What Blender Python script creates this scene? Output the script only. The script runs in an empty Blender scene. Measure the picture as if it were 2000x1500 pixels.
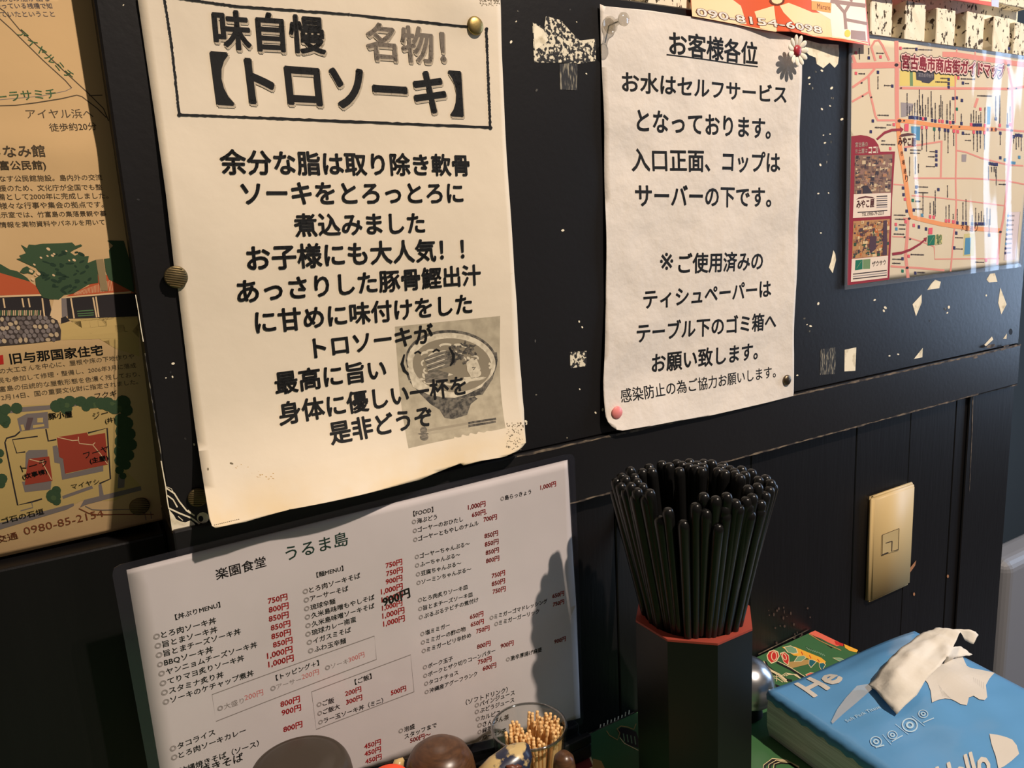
import bpy, bmesh, math, random
from mathutils import Vector, Matrix
from mathutils.geometry import tessellate_polygon
random.seed(7)
SC = bpy.context.scene
COL = SC.collection

# ------------------------------------------------------------------ camera, world, lights, exposure
F = 1480.0                      # focal length in pixels of the 2000x1500 frame
CX, CY = 1000.0, 750.0
def _n(v): return v.normalized()
_ex = _n(Vector((3560-CX, 327-CY, F)))
_z = Vector((409.0, 7650.0, F))
_z = _n(_z - _ex*_z.dot(_ex))
_ez = -_z
_ey = _ez.cross(_ex)
EYE = Vector((0.0, -0.45, 0.0))
def ray(px, py):
    q = Vector((px-CX, py-CY, F))
    return Vector((_ex.dot(q), _ey.dot(q), _ez.dot(q)))
cam = bpy.data.cameras.new('camera')
cam.sensor_width = 36.0
cam.lens = F/2000.0*36.0
cam.clip_start = 0.01
camo = bpy.data.objects.new('camera', cam)
COL.objects.link(camo)
_r = Vector((_ex.x, _ey.x, _ez.x)); _u = -Vector((_ex.y, _ey.y, _ez.y)); _b = -Vector((_ex.z, _ey.z, _ez.z))
camo.matrix_world = Matrix(((_r.x, _u.x, _b.x, EYE.x), (_r.y, _u.y, _b.y, EYE.y), (_r.z, _u.z, _b.z, EYE.z), (0, 0, 0, 1)))
SC.camera = camo

w = bpy.data.worlds.new('room_air'); SC.world = w; w.use_nodes = True
w.node_tree.nodes['Background'].inputs[0].default_value = (1.0, 0.86, 0.76, 1)
w.node_tree.nodes['Background'].inputs[1].default_value = 0.098

def lamp(name, kind, loc, energy, color, **kw):
    l = bpy.data.lights.new(name, kind); l.energy = energy; l.color = color
    for k, v in kw.items(): setattr(l, k, v)
    o = bpy.data.objects.new(name, l); o.location = loc; COL.objects.link(o)
    return o
def aim(o, target):
    o.rotation_euler = (Vector(target)-o.location).to_track_quat('-Z', 'Y').to_euler()
lamp('ceiling_spotlight', 'POINT', (0.80, -1.30, 1.52), 232.0, (1.0, 0.84, 0.695), shadow_soft_size=0.022)
k = lamp('window_daylight', 'AREA', (3.0, -0.62, 0.30), 30.0, (0.52, 0.71, 1.0), shape='RECTANGLE', size=0.7, size_y=1.6)
aim(k, (0.8, 0, -0.1))
SC.view_settings.view_transform = 'Standard'
SC.view_settings.look = 'None'
SC.view_settings.gamma = 1.0
SC.view_settings.use_curve_mapping = False
SC.view_settings.exposure = 0.0

# ------------------------------------------------------------------ helpers
def lin(c):
    return tuple((x/12.92 if x <= 0.04045 else ((x+0.055)/1.055)**2.4) for x in (c[0]/255, c[1]/255, c[2]/255))
MATS = {}
def mat(name, rgb, rough=0.6, metal=0.0, spec=0.5, var=0.0, vscale=60.0, bump=0.0, bscale=200.0, trans=0.0, ior=1.45, emit=0, raw=False, stretch=None, coat=0.0):
    """one procedural Principled material; rgb is 0..255 sRGB (or linear when raw)"""
    if name in MATS: return MATS[name]
    m = bpy.data.materials.new(name); m.use_nodes = True
    nt = m.node_tree; b = nt.nodes['Principled BSDF']
    c = rgb if raw else lin(rgb)
    b.inputs['Base Color'].default_value = (*c, 1)
    b.inputs['Roughness'].default_value = rough
    b.inputs['Metallic'].default_value = metal
    b.inputs['Specular IOR Level'].default_value = spec
    b.inputs['Transmission Weight'].default_value = trans
    b.inputs['IOR'].default_value = ior
    b.inputs['Coat Weight'].default_value = coat
    if var or bump:
        tc = nt.nodes.new('ShaderNodeTexCoord')
        vec = tc.outputs['Object']
        if stretch:
            mp = nt.nodes.new('ShaderNodeMapping'); mp.inputs['Scale'].default_value = stretch
            nt.links.new(vec, mp.inputs[0]); vec = mp.outputs[0]
    if var:
        no = nt.nodes.new('ShaderNodeTexNoise'); no.inputs['Scale'].default_value = vscale; no.inputs['Detail'].default_value = 5
        nt.links.new(vec, no.inputs['Vector'])
        mx = nt.nodes.new('ShaderNodeMix'); mx.data_type = 'RGBA'
        mx.inputs[6].default_value = (*[x*(1-var) for x in c], 1); mx.inputs[7].default_value = (*[min(1, x*(1+var)) for x in c], 1)
        nt.links.new(no.outputs[0], mx.inputs[0]); nt.links.new(mx.outputs[2], b.inputs['Base Color'])
    if bump:
        n2 = nt.nodes.new('ShaderNodeTexNoise'); n2.inputs['Scale'].default_value = bscale; n2.inputs['Detail'].default_value = 4
        nt.links.new(vec, n2.inputs['Vector'])
        bp = nt.nodes.new('ShaderNodeBump'); bp.inputs['Strength'].default_value = bump; bp.inputs['Distance'].default_value = 0.001
        nt.links.new(n2.outputs[0], bp.inputs['Height']); nt.links.new(bp.outputs[0], b.inputs['Normal'])
    MATS[name] = m
    return m
def noise_mask(nt, scale, lo, hi, detail=4, stretch=None):
    tc = nt.nodes.new('ShaderNodeTexCoord'); vec = tc.outputs['Object']
    if stretch:
        mp = nt.nodes.new('ShaderNodeMapping'); mp.inputs['Scale'].default_value = stretch
        nt.links.new(vec, mp.inputs[0]); vec = mp.outputs[0]
    no = nt.nodes.new('ShaderNodeTexNoise'); no.inputs['Scale'].default_value = scale; no.inputs['Detail'].default_value = detail
    nt.links.new(vec, no.inputs['Vector'])
    r = nt.nodes.new('ShaderNodeMapRange'); r.inputs[1].default_value = lo; r.inputs[2].default_value = hi
    nt.links.new(no.outputs[0], r.inputs[0])
    return r.outputs[0]
def two_tone(name, c0, c1, scale, lo, hi, rough=0.6, stretch=None, bump=0.0, spec=0.5):
    if name in MATS: return MATS[name]
    m = bpy.data.materials.new(name); m.use_nodes = True; nt = m.node_tree; b = nt.nodes['Principled BSDF']
    f = noise_mask(nt, scale, lo, hi, 5, stretch)
    mx = nt.nodes.new('ShaderNodeMix'); mx.data_type = 'RGBA'
    mx.inputs[6].default_value = (*lin(c0), 1); mx.inputs[7].default_value = (*lin(c1), 1)
    nt.links.new(f, mx.inputs[0]); nt.links.new(mx.outputs[2], b.inputs['Base Color'])
    b.inputs['Roughness'].default_value = rough; b.inputs['Specular IOR Level'].default_value = spec
    if bump:
        bp = nt.nodes.new('ShaderNodeBump'); bp.inputs['Strength'].default_value = bump; bp.inputs['Distance'].default_value = 0.0015
        nt.links.new(f, bp.inputs['Height']); nt.links.new(bp.outputs[0], b.inputs['Normal'])
    MATS[name] = m
    return m
def film_mat(name, rough=0.06, refl=0.06, tint=(1, 1, 1), milk=0.0, milkc=(0.5, 0.55, 0.65), bump=0.0, bscale=40.0, stretch=(1, 1, 1)):
    if name in MATS: return MATS[name]
    m = bpy.data.materials.new(name); m.use_nodes = True; nt = m.node_tree
    nt.nodes.remove(nt.nodes['Principled BSDF']); out = nt.nodes['Material Output']
    tr = nt.nodes.new('ShaderNodeBsdfTransparent'); tr.inputs[0].default_value = (*tint, 1)
    gl = nt.nodes.new('ShaderNodeBsdfGlossy'); gl.inputs['Roughness'].default_value = rough
    base = tr.outputs[0]
    if milk:
        df = nt.nodes.new('ShaderNodeBsdfDiffuse'); df.inputs[0].default_value = (*milkc, 1)
        m1 = nt.nodes.new('ShaderNodeMixShader'); m1.inputs[0].default_value = milk
        nt.links.new(tr.outputs[0], m1.inputs[1]); nt.links.new(df.outputs[0], m1.inputs[2]); base = m1.outputs[0]
    fr = nt.nodes.new('ShaderNodeLayerWeight'); fr.inputs['Blend'].default_value = 0.5
    pw = nt.nodes.new('ShaderNodeMath'); pw.operation = 'POWER'; pw.inputs[1].default_value = 5; nt.links.new(fr.outputs['Facing'], pw.inputs[0])
    mul = nt.nodes.new('ShaderNodeMath'); mul.operation = 'MULTIPLY_ADD'; mul.inputs[1].default_value = 0.85; mul.inputs[2].default_value = refl
    nt.links.new(pw.outputs[0], mul.inputs[0]); mul.use_clamp = True
    mx = nt.nodes.new('ShaderNodeMixShader')
    nt.links.new(mul.outputs[0], mx.inputs[0]); nt.links.new(base, mx.inputs[1]); nt.links.new(gl.outputs[0], mx.inputs[2])
    nt.links.new(mx.outputs[0], out.inputs[0])
    if bump:
        tc = nt.nodes.new('ShaderNodeTexCoord'); mp = nt.nodes.new('ShaderNodeMapping'); mp.inputs['Scale'].default_value = stretch
        nt.links.new(tc.outputs['Object'], mp.inputs[0])
        no = nt.nodes.new('ShaderNodeTexNoise'); no.inputs['Scale'].default_value = bscale; no.inputs['Detail'].default_value = 2
        nt.links.new(mp.outputs[0], no.inputs['Vector'])
        bp = nt.nodes.new('ShaderNodeBump'); bp.inputs['Strength'].default_value = bump; bp.inputs['Distance'].default_value = 0.003
        nt.links.new(no.outputs[0], bp.inputs['Height']); nt.links.new(bp.outputs[0], gl.inputs['Normal'])
    MATS[name] = m
    return m

def tag(o, label=None, cat=None, group=None, kind=None):
    if label: o['label'] = label
    if cat: o['category'] = cat
    if group: o['group'] = group
    if kind: o['kind'] = kind
    return o
def world_loc(o):
    v = Vector(o.location); p = o.parent
    while p: v += Vector(p.location); p = p.parent
    return v
def put(name, verts, faces, mats, parent=None, fmats=None, smooth=False, origin=None):
    """verts in world space -> one mesh object (its origin at its base, or its parent's origin when it is a part)"""
    vs = [Vector(v) for v in verts]
    if parent is not None: o0 = world_loc(parent)
    elif origin is not None: o0 = Vector(origin)
    else:
        lo = [min(v[i] for v in vs) for i in range(3)]; hi = [max(v[i] for v in vs) for i in range(3)]
        o0 = Vector(((lo[0]+hi[0])/2, (lo[1]+hi[1])/2, lo[2]))
    me = bpy.data.meshes.new(name)
    me.from_pydata([v-o0 for v in vs], [], faces)
    for m in (mats if isinstance(mats, (list, tuple)) else [mats]): me.materials.append(m)
    if fmats: me.polygons.foreach_set('material_index', fmats)
    if smooth: me.polygons.foreach_set('use_smooth', [True]*len(me.polygons))
    me.validate(); me.update()
    o = bpy.data.objects.new(name, me); COL.objects.link(o)
    if parent is not None: o.parent = parent
    else: o.location = o0
    return o
def empty(name, loc, label, cat, group=None):
    o = bpy.data.objects.new(name, None); o.empty_display_size = 0.02; o.location = loc; COL.objects.link(o)
    return tag(o, label, cat, group)
def bm_out(bm):
    bm.verts.index_update()
    r = [v.co.copy() for v in bm.verts], [[v.index for v in f.verts] for f in bm.faces]
    bm.free()
    return r
def box(x0, x1, y0, y1, z0, z1, bev=0.0, seg=2):
    bm = bmesh.new(); bmesh.ops.create_cube(bm, size=1)
    for v in bm.verts:
        v.co = Vector(((x0+x1)/2+v.co.x*(x1-x0), (y0+y1)/2+v.co.y*(y1-y0), (z0+z1)/2+v.co.z*(z1-z0)))
    if bev: bmesh.ops.bevel(bm, geom=bm.edges[:], offset=bev, segments=seg, affect='EDGES', profile=0.5)
    return bm_out(bm)
def merge(*parts):
    V, Fc = [], []
    for v, f in parts:
        n = len(V); V += list(v); Fc += [[i+n for i in q] for q in f]
    return V, Fc
def lathe(prof, c=(0, 0, 0), seg=32, axis=(0, 0, 1)):
    """profile [(r, h)] turned about axis through c"""
    a = Vector(axis).normalized(); q = Vector((0, 0, 1)).rotation_difference(a)
    V, Fc, rows = [], [], []
    for r, h in prof:
        if r < 1e-7:
            rows.append([len(V)]); V.append(Vector((0, 0, h)))
        else:
            rows.append(list(range(len(V), len(V)+seg)))
            V += [Vector((r*math.cos(2*math.pi*i/seg), r*math.sin(2*math.pi*i/seg), h)) for i in range(seg)]
    for A, B in zip(rows, rows[1:]):
        for i in range(seg):
            j = (i+1) % seg
            if len(A) == 1 and len(B) == 1: continue
            if len(A) == 1: Fc.append([A[0], B[j], B[i]])
            elif len(B) == 1: Fc.append([A[i], A[j], B[0]])
            else: Fc.append([A[i], A[j], B[j], B[i]])
    return [q @ v + Vector(c) for v in V], Fc

class Surf:
    """a flat or gently bent surface: world = O + uU + vV + (h(u,v)+off)N ; px() finds the point of it seen at a pixel"""
    def __init__(s, O, U, V, N, h=None):
        s.O, s.U, s.V, s.N = Vector(O), Vector(U), Vector(V), Vector(N); s.h = h or (lambda u, v: 0.0)
    def px(s, x, y):
        d = ray(x, y); hh = 0.0; u = v = 0
        for _ in range(8):
            o = s.O + s.N*hh
            t = (o-EYE).dot(s.N)/d.dot(s.N)
            p = EYE+d*t-s.O
            u, v = p.dot(s.U), p.dot(s.V); hn = s.h(u, v)
            if abs(hn-hh) < 1e-7: break
            hh = hn
        return (u, v)
    def pos(s, u, v, off=0.0): return s.O+s.U*u+s.V*v+s.N*(s.h(u, v)+off)
    def at(s, x, y, off=0.0):
        u, v = s.px(x, y); return s.pos(u, v, off)
def wall_surf(h=None, y=0.0): return Surf((0, y, 0), (1, 0, 0), (0, 0, 1), (0, -1, 0), h)
def table_surf(z, h=None): return Surf((0, 0, z), (1, 0, 0), (0, 1, 0), (0, 0, 1), h)

def cut_grid(bm, g):
    for ax in (0, 1):
        if not bm.verts: return
        lo = min(v.co[ax] for v in bm.verts); hi = max(v.co[ax] for v in bm.verts)
        k = math.floor(lo/g)+1
        while k*g < hi-1e-6:
            co = [0, 0, 0]; co[ax] = k*g; no = [0, 0, 0]; no[ax] = 1
            bmesh.ops.bisect_plane(bm, geom=bm.verts[:]+bm.edges[:]+bm.faces[:], plane_co=co, plane_no=no, dist=1e-6)
            k += 1
def flat_poly(bm, uv):
    tri = tessellate_polygon([[Vector((a, b, 0)) for a, b in uv]])
    vs = [bm.verts.new((a, b, 0)) for a, b in uv]
    for t in tri:
        try: bm.faces.new([vs[i] for i in t])
        except ValueError: pass
def sheet(name, S, outline, m, parent=None, g=0.006, t=0.00025, base=0.0, px=True):
    """a thin sheet with real thickness lying on S, outline in pixels (or uv)"""
    uv = [S.px(*p) for p in outline] if px else outline
    bm = bmesh.new(); flat_poly(bm, uv)
    bmesh.ops.dissolve_limit(bm, angle_limit=0.01, verts=bm.verts[:], edges=bm.edges[:])
    if g: cut_grid(bm, g)
    for f in bm.faces:
        if f.normal.z < 0: f.normal_flip()
    bmesh.ops.recalc_face_normals(bm, faces=bm.faces[:])
    if t:
        ex = bmesh.ops.extrude_face_region(bm, geom=bm.faces[:])
        for e in ex['geom']:
            if isinstance(e, bmesh.types.BMVert): e.co.z += t
        bmesh.ops.recalc_face_normals(bm, faces=bm.faces[:])
    elif sum(f.normal.z for f in bm.faces) < 0:
        bmesh.ops.reverse_faces(bm, faces=bm.faces[:])
    V, Fc = bm_out(bm)
    V = [S.pos(v.x, v.y, v.z+base) for v in V]
    o = put(name, V, Fc, m, parent, smooth=True)
    return o

_fc = bpy.data.curves.new('glyphs', 'FONT'); _fo = bpy.data.objects.new('glyphs', _fc); COL.objects.link(_fo)
_fc.resolution_u = 3
_tc = {}
def glyphs(s, bold, res):
    key = (s, bold, res)
    if key in _tc: return _tc[key]
    _fc.body = s; _fc.offset = bold; _fc.resolution_u = res
    bpy.context.view_layer.update()
    dg = bpy.context.evaluated_depsgraph_get(); ev = _fo.evaluated_get(dg)
    me = ev.to_mesh()
    r = [(v.co.x, v.co.y) for v in me.vertices], [list(p.vertices) for p in me.polygons]
    ev.to_mesh_clear()
    _tc[key] = r
    return r

class Print:
    """ink on a surface: flat shapes and lettering, a hair above the sheet"""
    def __init__(s, S, base=0.00029, step=0.00004, g=None):
        s.S, s.base, s.step, s.g = S, base, step, g; s.V, s.F, s.M, s.mats, s.runs = [], [], [], [], []
    def mi(s, m):
        if m not in s.mats: s.mats.append(m)
        return s.mats.index(m)
    def cut(s, uv, faces):
        if not s.g or max(max(q[i] for q in uv)-min(q[i] for q in uv) for i in (0, 1)) < 0.8*s.g: return uv, faces
        bm = bmesh.new(); vs = [bm.verts.new((a, b, 0)) for a, b in uv]
        for f in faces:
            try: bm.faces.new([vs[i] for i in f])
            except ValueError: pass
        cut_grid(bm, s.g); vv, faces = bm_out(bm)
        return [(v.x, v.y) for v in vv], faces
    def add(s, uv, faces, m, layer=0, g=None):
        if g != 0: uv, faces = s.cut(uv, faces)
        n = len(s.V); i = s.mi(m); off = s.base+layer*s.step+min(len(s.runs), 500)*1e-8; s.runs.append(n)
        s.V += [s.S.pos(a, b, off) for a, b in uv]
        for f in faces:
            A, B, C = (uv[f[k]] for k in (0, 1, 2))
            if (B[0]-A[0])*(C[1]-A[1])-(B[1]-A[1])*(C[0]-A[0]) < 0: f = f[::-1]
            s.F.append([q+n for q in f]); s.M.append(i)
    def poly(s, pts, m, layer=0, g=None, px=True):
        uv = [s.S.px(*p) for p in pts] if px else list(pts)
        tri = tessellate_polygon([[Vector((a, b, 0)) for a, b in uv]])
        s.add(uv, [list(t) for t in tri], m, layer, g)
    def line(s, pts, wpx, m, layer=0, close=False, g=None):
        pts = list(pts)+([pts[0]] if close else [])
        L = []; R = []
        for i, p in enumerate(pts):
            a = pts[max(0, i-1)]; b = pts[min(len(pts)-1, i+1)]
            if close and i in (0, len(pts)-1): a, b = pts[-2], pts[1]
            dx, dy = b[0]-a[0], b[1]-a[1]; l = math.hypot(dx, dy) or 1
            ww = wpx[i] if isinstance(wpx, (list, tuple)) else wpx
            nx, ny = -dy/l*ww/2, dx/l*ww/2
            L.append((p[0]+nx, p[1]+ny)); R.append((p[0]-nx, p[1]-ny))
        uv = [s.S.px(*q) for q in L+R]; n = len(pts)
        s.add(uv, [[i, i+1, n+i+1, n+i] for i in range(n-1)], m, layer, g)
    def disc(s, c, rx, ry, m, layer=0, n=14, rot=0.0, inner=0.0):
        co, si = math.cos(rot), math.sin(rot)
        ring = lambda k: [(c[0]+k*(rx*math.cos(2*math.pi*i/n)*co-ry*math.sin(2*math.pi*i/n)*si),
                           c[1]+k*(rx*math.cos(2*math.pi*i/n)*si+ry*math.sin(2*math.pi*i/n)*co)) for i in range(n)]
        if inner:
            uv = [s.S.px(*q) for q in ring(1)+ring(inner)]
            s.add(uv, [[i, (i+1) % n, n+(i+1) % n, n+i] for i in range(n)], m, layer)
        else:
            s.add([s.S.px(*q) for q in ring(1)], [list(range(n))], m, layer)
    def text(s, body, p0, p1, m, layer=2, bold=0.02, asp=1.0, top=None, res=2, g=None, shift=(0, 0), ref=None):
        """lettering whose ink runs from pixel p0 to pixel p1 along its foot"""
        vs, fs = glyphs(body, 0.0, res)
        if not vs: return
        rv = vs; rb = bold if ref is None else ref
        x0 = min(v[0] for v in rv)-rb; x1 = max(v[0] for v in rv)+rb
        a = Vector(s.S.px(*p0)); b = Vector(s.S.px(*p1)); e = (b-a)/(x1-x0)
        up = Vector((-e.y, e.x))*asp
        y0 = -0.07
        if top is not None:
            t = Vector(s.S.px(*top)); y1 = max(v[1] for v in rv)+rb; up = (t-a)/(y1-y0)
        sh = Vector(shift)
        # heavier weights: the stroke is printed again a little to each side
        if bold <= 0.004: ring = [(0, 0)]
        else:
            nn = 4 if bold < 0.016 else (8 if bold < 0.06 else 14)
            ring = [(bold*math.cos(2*math.pi*(i+.5)/nn), bold*math.sin(2*math.pi*(i+.5)/nn)) for i in range(nn)]
        uv, fs = s.cut([tuple(a+e*(x-x0)+up*(y-y0)+sh) for x, y in vs], fs)
        for dx, dy in ring:
            w_ = e*dx+up*dy
            s.add([(x+w_.x, y+w_.y) for x, y in uv], fs, m, layer, 0)
    def build(s, name, parent, label=None):
        o = put(name, s.V, s.F, s.mats, parent, s.M)
        if label: o['label'] = label
        return o

# ------------------------------------------------------------------ materials
NAVY = mat('navy_black_paint', (26, 25, 26), 0.34, spec=0.45, var=0.25, vscale=9, bump=0.10, bscale=220)
NAVY2 = mat('black_brown_paint', (15, 14, 15), 0.40, spec=0.4, var=0.3, vscale=14, bump=0.16, bscale=90, stretch=(3, 1, 0.3))
WORN = two_tone('worn_wood_edge', (128, 112, 92), (52, 44, 38), 90, 0.38, 0.6, 0.8)
PLASTER = two_tone('bared_plaster', (240, 230, 204), (176, 160, 126), 120, 0.5, 0.8, 0.9, bump=0.2)
SCRAPE = two_tone('scraped_paint', (226, 216, 190), (30, 29, 29), 430, 0.46, 0.52, 0.8)
SCRAPE2 = two_tone('thin_scraped_paint', (150, 142, 122), (26, 26, 28), 260, 0.36, 0.5, 0.7, stretch=(3, 1, 0.5))
INK = mat('black_ink', (24, 24, 24), 0.65, spec=0.25)
GREY_INK = mat('grey_ink', (122, 112, 100), 0.7, spec=0.2)
SOFT_INK = mat('soft_grey_ink', (186, 172, 150), 0.8, spec=0.2)
BRASS = mat('brass', (158, 138, 88), 0.42, metal=1.0, bump=0.1, bscale=300)
def paper_mat(name, c, stain=0.0, zlo=0.0, zhi=0.01, sc=(214, 176, 104), fibre=0.12):
    m = bpy.data.materials.new(name); m.use_nodes = True; nt = m.node_tree; b = nt.nodes['Principled BSDF']
    b.inputs['Roughness'].default_value = 0.85; b.inputs['Specular IOR Level'].default_value = 0.25
    f = noise_mask(nt, 16, 0.3, 0.75, 6)
    mx = nt.nodes.new('ShaderNodeMix'); mx.data_type = 'RGBA'
    mx.inputs[6].default_value = (*lin(c), 1); mx.inputs[7].default_value = (*[x*0.9 for x in lin(c)], 1)
    nt.links.new(f, mx.inputs[0]); col = mx.outputs[2]
    if stain:
        tc = nt.nodes.new('ShaderNodeTexCoord'); sp = nt.nodes.new('ShaderNodeSeparateXYZ'); nt.links.new(tc.outputs['Object'], sp.inputs[0])
        r = nt.nodes.new('ShaderNodeMapRange'); r.inputs[1].default_value = zhi; r.inputs[2].default_value = zlo
        nt.links.new(sp.outputs[2], r.inputs[0])
        g = noise_mask(nt, 34, 0.35, 0.62, 5)
        mu = nt.nodes.new('ShaderNodeMath'); mu.operation = 'MULTIPLY'; nt.links.new(r.outputs[0], mu.inputs[0]); nt.links.new(g, mu.inputs[1])
        m2 = nt.nodes.new('ShaderNodeMath'); m2.operation = 'MULTIPLY'; m2.inputs[1].default_value = stain; nt.links.new(mu.outputs[0], m2.inputs[0])
        mx2 = nt.nodes.new('ShaderNodeMix'); mx2.data_type = 'RGBA'
        nt.links.new(m2.outputs[0], mx2.inputs[0]); nt.links.new(col, mx2.inputs[6]); mx2.inputs[7].default_value = (*lin(sc), 1); col = mx2.outputs[2]
    nt.links.new(col, b.inputs['Base Color'])
    n2 = nt.nodes.new('ShaderNodeTexNoise'); n2.inputs['Scale'].default_value = 45; n2.inputs['Detail'].default_value = 8
    tc2 = nt.nodes.new('ShaderNodeTexCoord'); nt.links.new(tc2.outputs['Object'], n2.inputs['Vector'])
    bp = nt.nodes.new('ShaderNodeBump'); bp.inputs['Strength'].default_value = fibre; bp.inputs['Distance'].default_value = 0.004
    nt.links.new(n2.outputs[0], bp.inputs['Height']); nt.links.new(bp.outputs[0], b.inputs['Normal'])
    return m

# ------------------------------------------------------------------ the setting
XL, XR = 0.0355, 0.9455           # the two ends of the black panel wall
ZT = 0.161                        # its top
ZA, ZB = -0.1515, -0.199          # upper and lower edge of the rail
TZ = -0.402                       # top of the tablecloth
WY = 0.006                        # front of the planks under the rail
def structure(o, label, cat):
    return tag(o, label, cat, kind='structure')
v, f = box(XL, XR, 0, 0.085, ZA, ZT, 0.0012, 1)
panel = structure(put('wall_upper', v, f, NAVY), 'glossy navy-black painted wall panel behind the pinned notices', 'wall')
v, f = box(XL, 0.9445, -0.003, 0.085, ZB, ZA-0.0003, 0.0014, 2)
rail = structure(put('trim_1', v, f, NAVY), 'navy-black horizontal rail board under the wall panel', 'rail')
planks = []
x = XL; k = 0
for wv in (0.17, 0.15, 0.155, 0.15, 0.09, 0.085, 0.11):
    x1 = min(x+wv, XR)
    planks.append(box(x, x1-0.0007, WY+0.0003*(k % 2), 0.085, -1.1, ZB-0.0003, 0.0008, 1)); x = x1; k += 1
v, f = merge(*planks)
low = structure(put('wall_lower', v, f, NAVY2), 'black plank wall under the rail, behind the table', 'wall')
v, f = box(0.857, 0.951, 0.0035, 0.05, -1.1, ZB-0.002, 0.001, 1)
post = structure(put('trim_2', v, f, NAVY2), 'upright black board at the free end of the wall', 'board')
v, f = merge(box(-0.8, XL-0.0005, 0.082, 0.12, ZA-0.02, 0.5), box(-0.8, XL-0.0005, 0.037, 0.12, -1.1, -0.1655, 0.0015, 2))
left = structure(put('wall_left', v, f, NAVY2), 'recessed black wall and ledge behind the island map poster', 'wall')
v, f = box(-2.5, 3.5, -2.5, 3.0, -1.12, -1.1)
structure(put('floor', v, f, mat('dark_floor', (70, 60, 52), 0.5, var=0.2, vscale=5)), 'dark floor under the table', 'floor')
v, f = box(1.25, 3.4, 0.75, 0.8, -1.1, 1.4)
structure(put('wall_right', v, f, mat('slate_wall', (50, 58, 62), 0.8, var=0.12, vscale=2)), 'dim slate-blue wall far behind the free end', 'wall')

# stone wall of porous tiles over the panel
STONE = bpy.data.materials.new('porous_stone'); STONE.use_nodes = True
nt = STONE.node_tree; b = nt.nodes['Principled BSDF']; b.inputs['Roughness'].default_value = 0.95
tc = nt.nodes.new('ShaderNodeTexCoord'); mp = nt.nodes.new('ShaderNodeMapping'); mp.inputs['Scale'].default_value = (1.25, 1.0, 0.75); mp.inputs['Rotation'].default_value = (0, 0.35, 0)
nt.links.new(tc.outputs['Object'], mp.inputs[0])
no = nt.nodes.new('ShaderNodeTexNoise'); no.inputs['Scale'].default_value = 210; no.inputs['Detail'].default_value = 2.5; nt.links.new(mp.outputs[0], no.inputs[0])
r = nt.nodes.new('ShaderNodeMapRange'); r.inputs[1].default_value = 0.585; r.inputs[2].default_value = 0.64; nt.links.new(no.outputs[0], r.inputs[0])
n3 = nt.nodes.new('ShaderNodeTexNoise'); n3.inputs['Scale'].default_value = 60; nt.links.new(tc.outputs['Object'], n3.inputs[0])
mx0 = nt.nodes.new('ShaderNodeMix'); mx0.data_type = 'RGBA'; mx0.inputs[6].default_value = (*lin((232, 220, 194)), 1); mx0.inputs[7].default_value = (*lin((244, 236, 214)), 1)
nt.links.new(n3.outputs[0], mx0.inputs[0])
mx = nt.nodes.new('ShaderNodeMix'); mx.data_type = 'RGBA'; mx.inputs[7].default_value = (*lin((74, 60, 44)), 1)
nt.links.new(mx0.outputs[2], mx.inputs[6]); nt.links.new(r.outputs[0], mx.inputs[0]); nt.links.new(mx.outputs[2], b.inputs['Base Color'])
bp = nt.nodes.new('ShaderNodeBump'); bp.inputs['Strength'].default_value = 0.7; bp.inputs['Distance'].default_value = 0.003; bp.invert = True
nt.links.new(r.outputs[0], bp.inputs['Height']); nt.links.new(bp.outputs[0], b.inputs['Normal'])
rs = random.Random(3)
def stone(x0, x1, y0, z0, z1):
    bm = bmesh.new(); bmesh.ops.create_cube(bm, size=1)
    for q in bm.verts: q.co = Vector(((x0+x1)/2+q.co.x*(x1-x0), (y0+0.05)/2+q.co.y*(0.05-y0), (z0+z1)/2+q.co.z*(z1-z0)))
    bmesh.ops.subdivide_edges(bm, edges=bm.edges[:], cuts=3, use_grid_fill=True)
    for q in bm.verts:
        if q.co.y < 0.03: q.co += Vector((rs.uniform(-1, 1)*0.0005, rs.uniform(-1, 1)*0.0003, rs.uniform(-1, 1)*0.0007))
    bmesh.ops.bevel(bm, geom=[e for e in bm.edges if e.calc_face_angle(0) > 0.7], offset=0.0008, segments=1, affect='EDGES')
    return bm_out(bm)
tiles = [box(0.2, XR, 0.026, 0.085, ZT+0.0003, 0.5)]
edges = [0.3535, 0.403, 0.4585, 0.511, 0.5635, 0.616, 0.6685, 0.7211, 0.7717, 0.824, 0.8741, 0.915]
for i, xx in enumerate(edges):
    wd = 0.0355
    if xx+wd > XR: wd = XR-xx
    tiles.append(stone(xx, xx+wd-0.004, 0.0125, ZT+0.0003, 0.1985+rs.uniform(-.0015, .0015)))
    tiles.append(stone(xx+wd-0.004, xx+wd+0.003 if xx+wd+0.003 < XR else XR, 0.0165, ZT+0.0003, 0.1955))
    tiles.append(stone(xx-0.02, min(xx+0.027, XR), 0.016, 0.2135, 0.25)); 
v, f = merge(*tiles)
structure(put('wall_back', v, f, STONE), 'cream porous stone tiles set in a row above the black panel', 'wall')

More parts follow.
